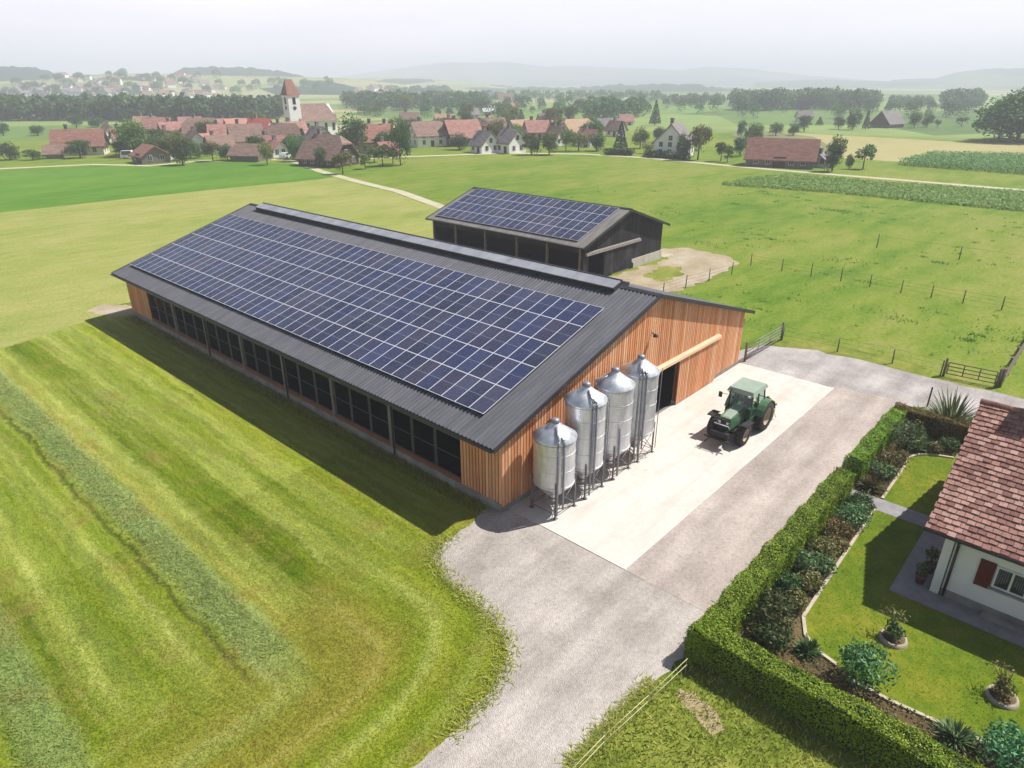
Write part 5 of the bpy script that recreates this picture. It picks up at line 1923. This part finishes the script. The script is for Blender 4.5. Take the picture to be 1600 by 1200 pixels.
for x in (-1.5, 2, 5.5, 8.5):
    b = MB().box(-.5, .5, -.08, .04, 1.8, 4.3)
    o = b.build('window', M['glass'], ch)
    o.location = (x, -4.5, 0)


# parked vehicles, a few pixels each
def car(px, py, label, mat, rot, L=4.3, Hh=1.5, cat='car', name='parked_car'):
    x, y = G(px, py)
    t = thing(name, label, cat, (x, y, 0), R(rot))
    b = MB()
    b.hexa([(-L / 2, -.85, .3), (L / 2, -.85, .3), (L / 2, .85, .3), (-L / 2, .85, .3)], [(-L / 2 + .05, -.8, .95), (L / 2 - .1, -.8, .85), (L / 2 - .1, .8, .85), (-L / 2 + .05, .8, .95)])
    b.hexa([(-L / 2 + .1, -.78, .93), (L * .22, -.78, .9), (L * .22, .78, .9), (-L / 2 + .1, .78, .93)], [(-L / 2 + .35, -.66, Hh), (L * .06, -.66, Hh), (L * .06, .66, Hh), (-L / 2 + .35, .66, Hh)])
    b.build('body', mat, t)
    b = MB()
    for s in (-1, 1):
        b.hexa([(-L / 2 + .4, s * .75 - .03, 1.0), (L * .15, s * .75 - .03, 1.0), (L * .15, s * .75 + .03, 1.0), (-L / 2 + .4, s * .75 + .03, 1.0)], [(-L / 2 + .5, s * .69 - .03, Hh - .1), (L * .05, s * .69 - .03, Hh - .1), (L * .05, s * .69 + .03, Hh - .1), (-L / 2 + .5, s * .69 + .03, Hh - .1)])
    b.build('window', M['glass'], t)
    for x_ in (-L * .3, L * .32):
        for s in (-1, 1):
            MB().wheel((x_, s * .78, .31), .31, .2, 14).build('wheel', M['tyre'], t)


car(206, 248, 'white van parked left of the low maroon barn', M['car_white'], -40, 4.8, 2.0, 'van', 'parked_van')
car(263, 252, 'white car parked at the right gable of the low maroon barn', M['car_white'], -10)
car(446, 248, 'pale car parked at the end of the track into the village', M['car_white'], 40)

# ------------------------------------------------------------------ trees
def tree_meshes(kind):
    """trunk and crown of a tree one metre tall and about one metre wide"""
    if kind == 'round':
        lob = [(0, 0, .56, .38, .38, .40)] + [(.26 * math.cos(a), .26 * math.sin(a), .28 + .45 * rng.random(), .25, .25, .2) for a in rng.uniform(0, 6.28, 8)]
        n, s, th, mat = 2600, .034, .3, 'leaf_a'
    elif kind == 'dark':
        lob = [(0, 0, .52, .36, .36, .43)] + [(.22 * math.cos(a), .22 * math.sin(a), .22 + .5 * rng.random(), .25, .25, .2) for a in rng.uniform(0, 6.28, 8)]
        n, s, th, mat = 2700, .034, .3, 'leaf_b'
    elif kind == 'olive':
        lob = [(0, 0, .55, .36, .36, .38)] + [(.28 * math.cos(a), .28 * math.sin(a), .4 + .35 * rng.random(), .2, .2, .2) for a in rng.uniform(0, 6.28, 7)]
        n, s, th, mat = 1700, .036, .3, 'leaf_c'
    elif kind == 'tall':
        lob = [(0, 0, .50, .40, .40, .49)] + [(.25 * math.cos(a), .25 * math.sin(a), .25 + .55 * rng.random(), .26, .26, .17) for a in rng.uniform(0, 6.28, 6)]
        n, s, th, mat = 3200, .032, .1, 'leaf_b'
    elif kind == 'orchard':
        lob = [(.2 * math.cos(a), .2 * math.sin(a), .55 + .25 * rng.random(), .27, .27, .2) for a in rng.uniform(0, 6.28, 6)]
        n, s, th, mat = 700, .06, .45, 'leaf_a'
    else:
        lob = None
        n, s, th, mat = 1100, .05, .15, 'needle'
    if lob is None:
        z = 1 - rng.random(n) ** .6 * .92
        r = (1 - z) * .46 + .03
        tier = .75 + .25 * np.abs(np.sin(z * 26))
        a = rng.uniform(0, 6.28, n)
        P = np.stack([np.cos(a) * r * tier, np.sin(a) * r * tier, z], 1)
        N = unit(np.stack([np.cos(a), np.sin(a), np.full(n, .35)], 1))
        V = cards(P, N, s, .5, .35)
    else:
        lob = lob[:1] + [l_ for l_ in lob[1:]] + [(.36 * math.cos(a), .36 * math.sin(a), .3 + .5 * rng.random(), .13, .13, .09) for a in rng.uniform(0, 6.28, 7)]
        P, N = blob(n, lob, .55, 1.16, .45)
        V = cards(P, N, s, .8, .6)
    crown = np_mesh(kind + '_crown', V, 4, M[mat])
    b = MB()
    b.tube((0, 0, -.02), (.01, 0, th), .035, .024, 7).tube((.01, 0, th), (-.01, .01, .75), .024, .008, 7)
    for a in rng.uniform(0, 6.28, 5):
        z0 = th + rng.random() * .2
        b.tube((0, 0, z0), (.26 * math.cos(a), .26 * math.sin(a), z0 + .22), .014, .004, 5)
    return b.mesh(kind + '_trunk', [M['bark']]), crown


TREES = {}
for k in ('round', 'dark', 'olive', 'tall', 'orchard', 'conifer'):
    TREES[k] = [tree_meshes(k) for _ in range(5)]
_tn = [0]


def tree(px, py, wpx, ytop, kind, label, group='trees of the village', name=None):
    x, y = G(px, py)
    h = height_at((x, y), px, ytop)
    wdt = wpx * mpp((x, y))
    t = thing(name or ('conifer' if kind == 'conifer' else 'tree'), label, 'tree', (x, y, 0), random.uniform(0, 6.28), group)
    tr, cr = TREES[kind][_tn[0] % 5]
    _tn[0] += 1
    for nm, me_ in (('trunk', tr), ('crown', cr)):
        o = link(nm, me_, t)
        o.scale = (wdt * .92, wdt * .92, h)
    return t


T = tree
for a in [
    (211, 244, 60, 184, 'round', 'big round tree between the maroon farmhouse and the low barn'),
    (286, 258, 40, 208, 'dark', 'bushy dark tree at the right gable of the low maroon barn'),
    (126, 247, 42, 216, 'dark', 'dark tree hiding the middle of the leftmost farmhouse wall'),
    (16, 250, 38, 220, 'dark', 'wide dark tree at the left edge by the village road'),
    (52, 250, 30, 232, 'dark', 'low dark bush between the edge tree and the small shed'),
    (60, 212, 26, 194, 'dark', 'small round tree alone in the pale field left of the farmhouse'),
    (6, 212, 22, 188, 'dark', 'tree cut by the left edge above the village road'),
    (120, 200, 24, 178, 'dark', 'dark tree rising behind the left end of the maroon roof'),
    (153, 199, 30, 182, 'dark', 'spreading tree rising behind the right end of the maroon roof'),
    (326, 222, 36, 186, 'olive', 'yellow-green tree in front of the grey-brown hipped farmhouse'),
    (333, 252, 34, 218, 'olive', 'loose orchard tree in front of the orange cottage'),
    (356, 250, 30, 222, 'dark', 'dark orchard tree left of the round topped grey barn'),
    (418, 258, 28, 220, 'olive', 'light green tree right of the round topped grey barn'),
    (465, 252, 34, 214, 'dark', 'dark tree shading the left side of the mauve hipped farmhouse'),
    (503, 262, 24, 228, 'dark', 'slim dark tree before the mauve roof'),
    (512, 205, 36, 172, 'dark', 'dark tree beside the church nave'),
    (552, 242, 56, 174, 'dark', 'massive dark tree right of the mauve hipped farmhouse'),
    (626, 258, 40, 184, 'tall', 'tall dense green tree on the meadow edge right of the orange roof'),
    (536, 272, 34, 238, 'orchard', 'pale young tree closest to the track in the orchard'),
    (571, 264, 24, 240, 'orchard', 'small orchard tree with bare trunk left of the row'),
    (598, 260, 30, 226, 'orchard', 'orchard tree in the middle of the row'),
    (585, 254, 28, 228, 'orchard', 'orchard tree behind the middle of the row'),
    (614, 256, 24, 232, 'orchard', 'last orchard tree against the tall dense tree'),
    (718, 234, 36, 206, 'dark', 'dark bush in front of the brick red farmhouse'),
    (830, 242, 34, 206, 'dark', 'dark tree right of the white twin gabled house'),
    (858, 242, 34, 204, 'round', 'round tree left of the tan roofed house'),
    (884, 236, 26, 200, 'olive', 'olive tree in front of the tan roofed house'),
    (904, 236, 34, 204, 'olive', 'broad olive tree before the right end of the tan roof'),
    (932, 236, 32, 206, 'dark', 'dark tree between the tan roof and the blue-green conifer'),
    (853, 200, 28, 178, 'dark', 'tree behind the red gable'),
    (814, 192, 20, 170, 'conifer', 'dark fir behind the white twin gables'),
    (800, 196, 22, 178, 'dark', 'tree left of the dark fir behind the twin gables'),
    (969, 236, 30, 190, 'conifer', 'blue-green conifer above the clipped roadside hedge'),
    (1023, 196, 24, 156, 'conifer', 'tall pointed conifer in the distance behind the white house'),
    (1000, 232, 30, 196, 'round', 'round tree between the conifer and the white house'),
    (1030, 222, 24, 196, 'dark', 'tree behind the left slope of the white house'),
    (1062, 216, 20, 194, 'dark', 'tree behind the gable of the white house'),
    (1012, 240, 26, 222, 'olive', 'low bush left of the white house'),
    (1090, 250, 42, 192, 'olive', 'broad olive tree covering the right side of the white house'),
    (1066, 250, 26, 206, 'dark', 'dark tree against the front of the white house'),
    (1126, 252, 26, 222, 'orchard', 'small tree beside the valley road left of the red barn'),
    (1136, 254, 20, 226, 'orchard', 'second small tree beside the valley road near the red barn'),
    (1156, 244, 28, 212, 'dark', 'dark tree at the left end of the red barn'),
    (1175, 226, 32, 190, 'round', 'round tree behind the left end of the red barn roof'),
    (1158, 214, 18, 186, 'dark', 'dark tree behind the round one by the red barn'),
    (1212, 212, 26, 190, 'dark', 'pruned tree in the field behind the red barn'),
    (1240, 212, 22, 190, 'dark', 'dark tree behind the middle of the red barn'),
    (1256, 206, 26, 178, 'dark', 'darkest round tree below the wooded ridge'),
    (1300, 268, 36, 208, 'dark', 'tall ragged tree at the right gable of the red barn'),
    (1326, 264, 16, 240, 'dark', 'slim tree between the two ragged trees by the valley road'),
    (1348, 264, 34, 226, 'orchard', 'leaning small tree on the grass right of the red barn'),
    (1280, 196, 16, 182, 'conifer', 'small fir in the far field'),
    (1310, 202, 22, 180, 'round', 'round tree left of the far grey barn group'),
    (1332, 203, 26, 168, 'dark', 'taller tree beside the far grey barn'),
    (1352, 203, 16, 172, 'conifer', 'pointed fir next to the far grey barn'),
    (1428, 200, 24, 172, 'dark', 'dark tree right of the far grey barn'),
    (1448, 199, 20, 174, 'dark', 'second dark tree right of the far grey barn'),
    (1464, 200, 12, 186, 'orchard', 'lone small tree in the far tan field'),
    (1502, 198, 20, 182, 'orchard', 'lone wide tree in the far pale field'),
]:
    T(*a)
for i in range(84):
    px = rng.uniform(190, 950)
    lo_ = 252 if px < 480 else (246 if px < 620 else 230)
    py = lo_ - abs(rng.normal()) * 17 - 3
    hh = rng.uniform(18, 40)
    T(px, py, hh * rng.uniform(.75, 1.15), py - hh, ('dark', 'olive', 'round', 'dark')[i % 4], 'leafy tree filling a gap between the village roofs')
# the wood at the right edge: separate big trees
for i, (px, py, wp, yt, kd, lab) in enumerate([
    (1560, 222, 92, 150, 'tall', 'leftmost tree of the dark grove at the right edge'),
    (1588, 222, 112, 140, 'tall', 'middle tree of the dark grove at the right edge'),
    (1616, 221, 120, 126, 'tall', 'highest tree of the dark grove, cut by the right edge'),
    (1576, 219, 96, 148, 'tall', 'tree at the back of the dark grove'),
    (1604, 218, 110, 134, 'tall', 'back tree beneath the grove summit')]):
    T(px, py, wp, yt, kd, lab, 'trees of the dark grove')
# roadside hedge clipped low near the white house
for x0, y0, x1, y1, lab in ((948, 242, 987, 243, 'low clipped dark hedge left of the white house drive'), (1008, 245, 1075, 250, 'low dark hedge in front of the white house')):
    a, b_ = np.array(G(x0, y0)), np.array(G(x1, y1))
    c = (a + b_) / 2
    t = thing('roadside_hedge', lab, 'hedge', (float(c[0]), float(c[1]), 0))
    n = 900
    P = np.concatenate([a + (b_ - a) * rng.random((n, 1)) + rng.normal(size=(n, 2)) * .5, rng.uniform(0, 1.7, (n, 1))], 1)
    P[:, :2] -= c
    link('foliage', np_mesh('hedge_leaves', cards(P, np.tile([0, 0, 1.0], (n, 1)), .4, 1, .6), 4, M['leaf_b']), t)

# distant trees too small to tell apart: one thing each, a shared crown
far_specs = []
for i in range(130):
    px = rng.uniform(560, 1540)
    py = rng.uniform(160, 186)
    far_specs.append((px, py))
tr_, cr_ = TREES['dark'][0]
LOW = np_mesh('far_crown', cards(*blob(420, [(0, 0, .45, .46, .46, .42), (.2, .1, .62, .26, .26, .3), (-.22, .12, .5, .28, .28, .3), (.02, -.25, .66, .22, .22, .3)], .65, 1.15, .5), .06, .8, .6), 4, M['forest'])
for px, py in far_specs:
    x, y = G(px, py)
    h = rng.uniform(4.5, 9.5)
    o = thing('far_tree', None, None, (x, y, 0), rng.uniform(0, 6))
    link('crown', LOW, o).scale = (h * rng.uniform(.7, 1.1), h * rng.uniform(.7, 1.1), h)
    tag(o, 'small hazy tree scattered over the far valley floor', 'tree', 'hazy trees of the valley floor')


# ------------------------------------------------------------------ woods, hills, far village
def wood(name, pts_front, depth, n, h, label, size=1.3):
    """a far wood that reads as one mass: crowns along a band on the valley floor"""
    A = [np.array(G(*p)) for p in pts_front]
    seg = np.array([np.linalg.norm(b - a) for a, b in zip(A[:-1], A[1:])])
    Vs = []
    for _ in range(n):
        k = rng.choice(len(seg), p=seg / seg.sum())
        p = A[k] + (A[k + 1] - A[k]) * rng.random()
        v = p - CAM[:2]
        v = v / np.linalg.norm(v)
        d = rng.random() ** 1.3 * depth
        c = p + v * d
        hh = h * rng.choice([.55, .8, 1.0, 1.1, 1.3]) * rng.uniform(.85, 1.15)
        wv = hh * rng.uniform(.26, .55)
        P, N = blob(84, [(c[0], c[1], hh * .55, wv, wv, hh * .48)], .75, 1.08, .3)
        Vs.append(cards(P, N, size * .8 * hh / 9, .6, .7))
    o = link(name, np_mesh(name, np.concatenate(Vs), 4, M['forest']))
    return tag(o, label, 'wood', kind='stuff')


wood('wood', [(-30, 186), (30, 189), (84, 189), (100, 188), (230, 190), (300, 192), (380, 190), (445, 186)], 75, 744, 7.7, 'dark belt of woodland behind the left half of the village')
wood('wood', [(1146, 173), (1200, 173), (1290, 172), (1363, 172)], 150, 504, 8.8, 'flat topped blue wood on the right half of the valley', 1.0)
wood('wood', [(1390, 169), (1440, 168)], 90, 132, 5.2, 'low blue wood left of the far right copse', 1.0)
wood('wood', [(1470, 169), (1530, 168)], 110, 180, 8.4, 'rounded blue copse near the dark grove', 1.0)
wood('wood', [(540, 172), (620, 174), (700, 172), (760, 170)], 170, 396, 7.7, 'hazy woodland right of the church', 1.0)
wood('wood', [(740, 160), (850, 158), (960, 158), (1040, 160)], 160, 288, 6.3, 'hazy far tree belt in the valley centre', 1.0)
wood('wood', [(915, 190), (960, 186), (1010, 184)], 40, 84, 7.0, 'bushy trees beyond the right end of the village', 1.0)
wood('wood', [(560, 150), (640, 150), (700, 148)], 160, 192, 8.4, 'hazy woodland strip on the plain below the central hills', 1.0)
wood('wood', [(1050, 165), (1130, 164)], 90, 108, 5.6, 'hazy tree line left of the flat topped wood', 1.0)


def hill_mat(name, stops, scale, forest=0.0):
    b = NT(name)
    v = b.coord('Object', (1, 1, 3))
    f = b.noise(v, scale, 5, 0.55)
    col = b.ramp(f, stops)
    if forest:
        vo = b.n('TexVoronoi')
        vo.inputs['Scale'].default_value = scale * 1.6
        b.l(v, vo.inputs['Vector'])
        sp = b.n('SeparateColor')
        b.l(vo.outputs['Color'], sp.inputs[0])
        col = b.mix(b.ramp(sp.outputs[0], [(1 - forest, 0.0), (1 - forest + .03, 1.0)], 'LINEAR'), col, lin(56, 84, 54))
    nb = b.noise(v, scale * 14, 4)
    col = b.mix(.7, col, b.ramp(nb, [(.3, .72), (.7, 1.2)]), 'MULTIPLY')
    return b.principled(col, .95, 0, None, .05)


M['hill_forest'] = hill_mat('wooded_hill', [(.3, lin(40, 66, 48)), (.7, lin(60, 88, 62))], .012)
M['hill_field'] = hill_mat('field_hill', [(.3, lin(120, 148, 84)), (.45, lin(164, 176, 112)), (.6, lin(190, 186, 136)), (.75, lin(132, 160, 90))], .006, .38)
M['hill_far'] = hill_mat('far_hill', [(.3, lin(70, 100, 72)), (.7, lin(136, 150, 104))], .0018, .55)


def hill(sky_pts, D, front, back, mat, rough=0.0, base_z=-1.0):
    """broad hill with its crest D metres away: profile heights along the crest, slopes to the plain before and behind"""
    xs_ = np.arange(sky_pts[0][0], sky_pts[-1][0] + .1, 6.0)
    ys_ = np.interp(xs_, [p[0] for p in sky_pts], [p[1] for p in sky_pts])
    rows = np.concatenate([np.linspace(-1, 0, 12), np.linspace(0, 1, 5)[1:]])
    nz_ = rng.normal(size=len(xs_)) * rough
    V = []
    for i, (px, py) in enumerate(zip(xs_, ys_)):
        hd = heading(px)
        d = ray(px, py)
        Hc = CAM[2] + d[2] * D / math.hypot(d[0], d[1]) + nz_[i]
        for r in rows:
            dist = D + (r * front if r < 0 else r * back)
            s = 1 - abs(r)
            s = s * s * (3 - 2 * s)
            z = base_z + max(Hc - base_z, 0) * s
            V.append((CAM[0] + hd[0] * dist, CAM[1] + hd[1] * dist, z))
    n = len(rows)
    Fs = [(i * n + j, (i + 1) * n + j, (i + 1) * n + j + 1, i * n + j + 1) for i in range(len(xs_) - 1) for j in range(n - 1)]
    me_ = bpy.data.meshes.new('hill')
    me_.from_pydata(V, [], Fs)
    me_.materials.append(mat)
    me_.polygons.foreach_set('use_smooth', [True] * len(me_.polygons))
    me_.update()
    if sum(p.normal.z for p in me_.polygons) < 0:
        me_.flip_normals()
    o = link('hill', me_)
    o['kind'] = 'structure'
    return o


hill([(-160, 130), (-80, 112), (0, 104), (30, 103), (60, 106), (90, 116), (112, 126), (130, 131)], 1500, 330, 400, M['hill_forest'], 1.2)
hill([(255, 130), (270, 115), (290, 106), (330, 104), (400, 106), (450, 113), (490, 123), (515, 131)], 1560, 300, 400, M['hill_forest'], 1.2)
hill([(-200, 128), (-40, 126), (60, 122), (130, 117), (180, 116), (240, 114), (285, 117), (400, 119), (520, 121), (580, 126), (640, 134)], 1330, 560, 600, M['hill_field'], .3)
hill([(500, 131), (560, 122), (620, 121), (680, 124), (740, 129), (800, 134)], 1900, 500, 500, M['hill_field'], 1.0)
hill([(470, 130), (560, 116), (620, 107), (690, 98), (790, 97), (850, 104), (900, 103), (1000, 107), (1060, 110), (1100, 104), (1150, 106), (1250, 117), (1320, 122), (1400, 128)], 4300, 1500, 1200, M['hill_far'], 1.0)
hill([(760, 138), (850, 136), (900, 137), (960, 133), (1020, 131), (1080, 132), (1130, 137), (1200, 142)], 1700, 420, 500, M['hill_forest'], 1.5)
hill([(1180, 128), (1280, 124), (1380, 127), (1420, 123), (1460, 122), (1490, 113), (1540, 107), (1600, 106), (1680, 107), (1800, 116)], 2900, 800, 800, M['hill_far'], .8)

# houses of the far village on the slope at the left
tiny = []
for wm_, rm_ in ((M['w_white'], M['r_brown']), (M['w_white'], M['r_grey']), (M['w_white'], M['r_redbrown']), (M['w_cream'], M['r_grey'])):
    b = MB()
    b.box(-6, 6, -4.5, 4.5, -3, 5, 0).prism([(-4.5, 5), (4.5, 5), (0, 8.6)], 'x', -5.9, 5.9, 0)
    b.add([(-6.6, -5.2, 4.5), (6.6, -5.2, 4.5), (6.6, 5.2, 4.5), (-6.6, 5.2, 4.5), (6.6, 0, 9.0), (-6.6, 0, 9.0)], [(0, 1, 4, 5), (2, 3, 5, 4)], 1)
    tiny.append(b.mesh('tiny_house', [wm_, rm_]))
bpy.context.view_layer.update()
dg = bpy.context.evaluated_depsgraph_get()


def drop(px, py):
    """where the line of sight through the photo pixel meets the terrain"""
    d = Vector(ray(px, py)).normalized()
    best = None
    for o in [o for o in C.objects if o.name.startswith(('hill', 'ground')) and o.type == 'MESH']:
        ok, loc, _, _ = o.ray_cast(Vector(CAM), d)
        if ok and (best is None or (loc - Vector(CAM)).length < (best - Vector(CAM)).length):
            best = loc.copy()
    return best


for i in range(74):
    u = rng.random()
    px = 20 + 330 * u + rng.normal() * 4
    py = 121 + 34 * rng.random() ** .9 if px > 100 else 140 + 12 * rng.random()
    p = drop(px, py)
    if p is None or (p - Vector(CAM)).length > 1600: continue
    o = link('distant_house', tiny[i % 4])
    o.location = p
    o.rotation_euler = (0, 0, rng.uniform(0, 6.28))
    s = rng.uniform(.6, .95)
    o.scale = (s, s, s)
    tag(o, 'tiny hazy house of the village on the far left slope', 'house', 'houses of the hazy hillside village')
for i in range(60):
    px, py = rng.uniform(-10, 520), rng.uniform(120, 156)
    p = drop(px, py)
    if p is None or (p - Vector(CAM)).length > 1600: continue
    o = thing('far_tree', None, None, p - Vector((0, 0, .5)))
    h = rng.uniform(8, 14)
    link('crown', LOW, o).scale = (h, h, h)
    tag(o, 'small hazy tree between the houses of the far left slope', 'tree', 'hazy trees of the far slope')
for i, (px, py) in enumerate([(560, 148), (585, 143), (600, 152), (905, 155), (985, 152), (650, 146), (1180, 158), (760, 160), (790, 163)]):
    p = drop(px, py)
    if p is None: continue
    o = link('distant_house', tiny[i % 4])
    o.location = p
    o.rotation_euler = (0, 0, rng.uniform(0, 6.28))
    tag(o, 'tiny hazy house scattered in the middle of the valley', 'house', 'hazy houses of the valley middle')

# ------------------------------------------------------------------ grass and crops
def patch(name, P, h, wdt, mat, label, cat='grass', lean=.6, uv=False):
    V = blades(P, h, wdt, lean)
    uvs = None
    if uv:
        s = mow_s(P[:, 0], P[:, 1]) / 24
        uvs = np.repeat(np.stack([(-2.4 - P[:, 0]) / 24, s], 1), 3, 0)
    o = link(name, np_mesh(name, V, 3, mat, uvs))
    return tag(o, label, cat, kind='stuff')


near = scatter([(-24, -7.4), (-.2, -7.4), (-.2, 10), (-24, 10)], 330000)
near = near[~inside(near, apron)]
mid = scatter([(-28, 10), (-.4, 10), (-.4, 42), (-28, 42)], 330000)
mid = mid[rng.random(len(mid)) < np.clip(1.25 - (mid[:, 1] - 10) / 34, .15, 1)]
wr = np.concatenate([scatter([(-12.5, 0), (-10.6, 0), (-10.6, 42), (-12.5, 42)], 17000), scatter([(-18.8, 0), (-16.9, 0), (-16.9, 42), (-18.8, 42)], 9000)])
P = np.concatenate([near, mid])
P[:, 2] = hay_z(P[:, 0], P[:, 1]) - .01
patch('hay_stubble', P, .055, .011, M['mown_blades'], 'short cut grass of the striped hay field', uv=True, lean=1.6)
wr[:, 2] = hay_z(wr[:, 0], wr[:, 1]) + rng.uniform(-.02, .05, len(wr))
q_ = -2.4 - wr[:, 0] + rng.normal(size=len(wr)) * .12
sel = (np.abs(q_ - 9.15) < .75) | (np.abs(q_ - 15.4) < .75)
patch('hay_windrow', wr[sel], .07, .016, M['mown_blades'], 'grey-green windrow of drying hay', uv=True, lean=2.2)
P = scatter([(-34, -10.2), (-1.9, -10.5), (-2.1, -26), (-34, -26)], 90000)
P = P[(P[:, 0] > -14) & (P[:, 1] > -22)]
patch('verge_grass', P, .16, .02, M['grass_tuft'], 'long rough grass on the verge before the hedge', lean=.8)
# fringe along the gravel
fr = []
for a, b_ in zip(apron[3:11], apron[4:12]):
    a, b_ = np.array(a), np.array(b_)
    n = int(np.linalg.norm(b_ - a) * 190)
    q = a + (b_ - a) * rng.random((n, 1)) + rng.normal(size=(n, 2)) * .22
    fr.append(np.concatenate([q, np.zeros((n, 1))], 1))
for a, b_ in zip(apron[13:16], apron[14:17]):
    a, b_ = np.array(a), np.array(b_)
    n = min(4000, int(np.linalg.norm(b_ - a) * 400))
    q = a + (b_ - a) * rng.random((n, 1)) + rng.normal(size=(n, 2)) * .16
    fr.append(np.concatenate([q, np.zeros((n, 1))], 1))
patch('edge_grass', np.concatenate(fr), .13, .018, M['grass_tuft'], 'dry tufts of grass fringing the gravel yard', lean=1.8)
P = scatter([(1.2, -14.3), (2.8, -12.75), (19, -12.5), (19, -30), (1.2, -30)], 70000)
P = P[(P[:, 1] > -21) & ~((P[:, 0] > 6.2) & (P[:, 1] < -14.5)) & ~((P[:, 0] > 11.6) & (P[:, 0] < 12.9)) & (np.hypot(P[:, 0] - 3.65, P[:, 1] + 15.45) > .5)]
patch('lawn_grass', P, .055, .014, M['lawn_tuft'], 'short green grass of the garden lawn', lean=.8)
# pasture tussocks beyond the barn
c = scatter([(26, 1), (31.5, .5), (33, -14), (110, -40), (106, 40), (70, 66), (54, 60), (52, 22), (54, 14), (47, 11), (28, 12)], 1800)
kz = np.sin(c[:, 0] * .21 + 1.3 * np.sin(c[:, 1] * .13)) + np.sin(c[:, 1] * .33 + c[:, 0] * .09 + 2)
c = c[rng.random(len(c)) < np.clip(.28 + .38 * kz, .04, 1)]
Ps = []
for q in c:
    n = int(rng.choice([4, 8, 14, 30, 60], p=[.3, .3, .2, .14, .06]))
    r = (abs(rng.normal()) * .2 + .08) * (n / 12) ** .5
    s = q[:2] + rng.normal(size=(n, 2)) * r * np.array([.8, 1.5])
    Ps.append(np.concatenate([s, np.zeros((n, 1))], 1))
patch('pasture_tussocks', np.concatenate(Ps), .20, .05, M['tussock'], 'dark tussocks of grass dotted over the pasture', lean=.9)
# weeds along the barn foot
P = np.concatenate([np.stack([rng.uniform(-.9, -.1, 2600), rng.uniform(.5, 42, 2600), np.zeros(2600)], 1)])
patch('barn_weeds', P, .22, .025, M['grass_tuft'], 'dry weeds along the foot of the barn wall', lean=.8)
# crops: rows of leafy plants
def crop(name, poly, n, h, mat, label):
    P = scatter(poly, n)
    P[:, 2] = rng.uniform(.05, h, len(P))
    o = link(name, np_mesh(name, cards(P, np.tile([0, 0, 1.0], (len(P), 1)), .26, .8, .45), 4, mat))
    return tag(o, label, 'crop', kind='stuff')


crop('root_crop', [(105.3, 42), (107, 36), (109.3, 23), (109.5, -5), (109.5, -34), (131.5, -34), (132, -2), (128.5, 18), (127.5, 38), (118, 42)], 42000, .6, M['crop'], 'pale green leafy crop strip below the valley road')
crop('maize', [(164, 27), (162.5, 2), (162.5, -26), (206, -26), (202, 8), (192, 26)], 46000, 1.6, M['maize'], 'tall green maize field beyond the valley road')

# ------------------------------------------------------------------ haze
mb = MB()
mb.box(-7200, 7200, -7200, 7200, -1.5, 132)
hz = NT('haze_air')
pv = hz.n('VolumePrincipled')
pv.inputs['Color'].default_value = (0.85, 0.865, 1.0, 1)
pv.inputs['Density'].default_value = HAZE_DENSITY
pv.inputs['Anisotropy'].default_value = 0.0
hz.l(pv.outputs[0], hz.out.inputs['Volume'])
tag(mb.build('haze', hz.m), kind='stuff')
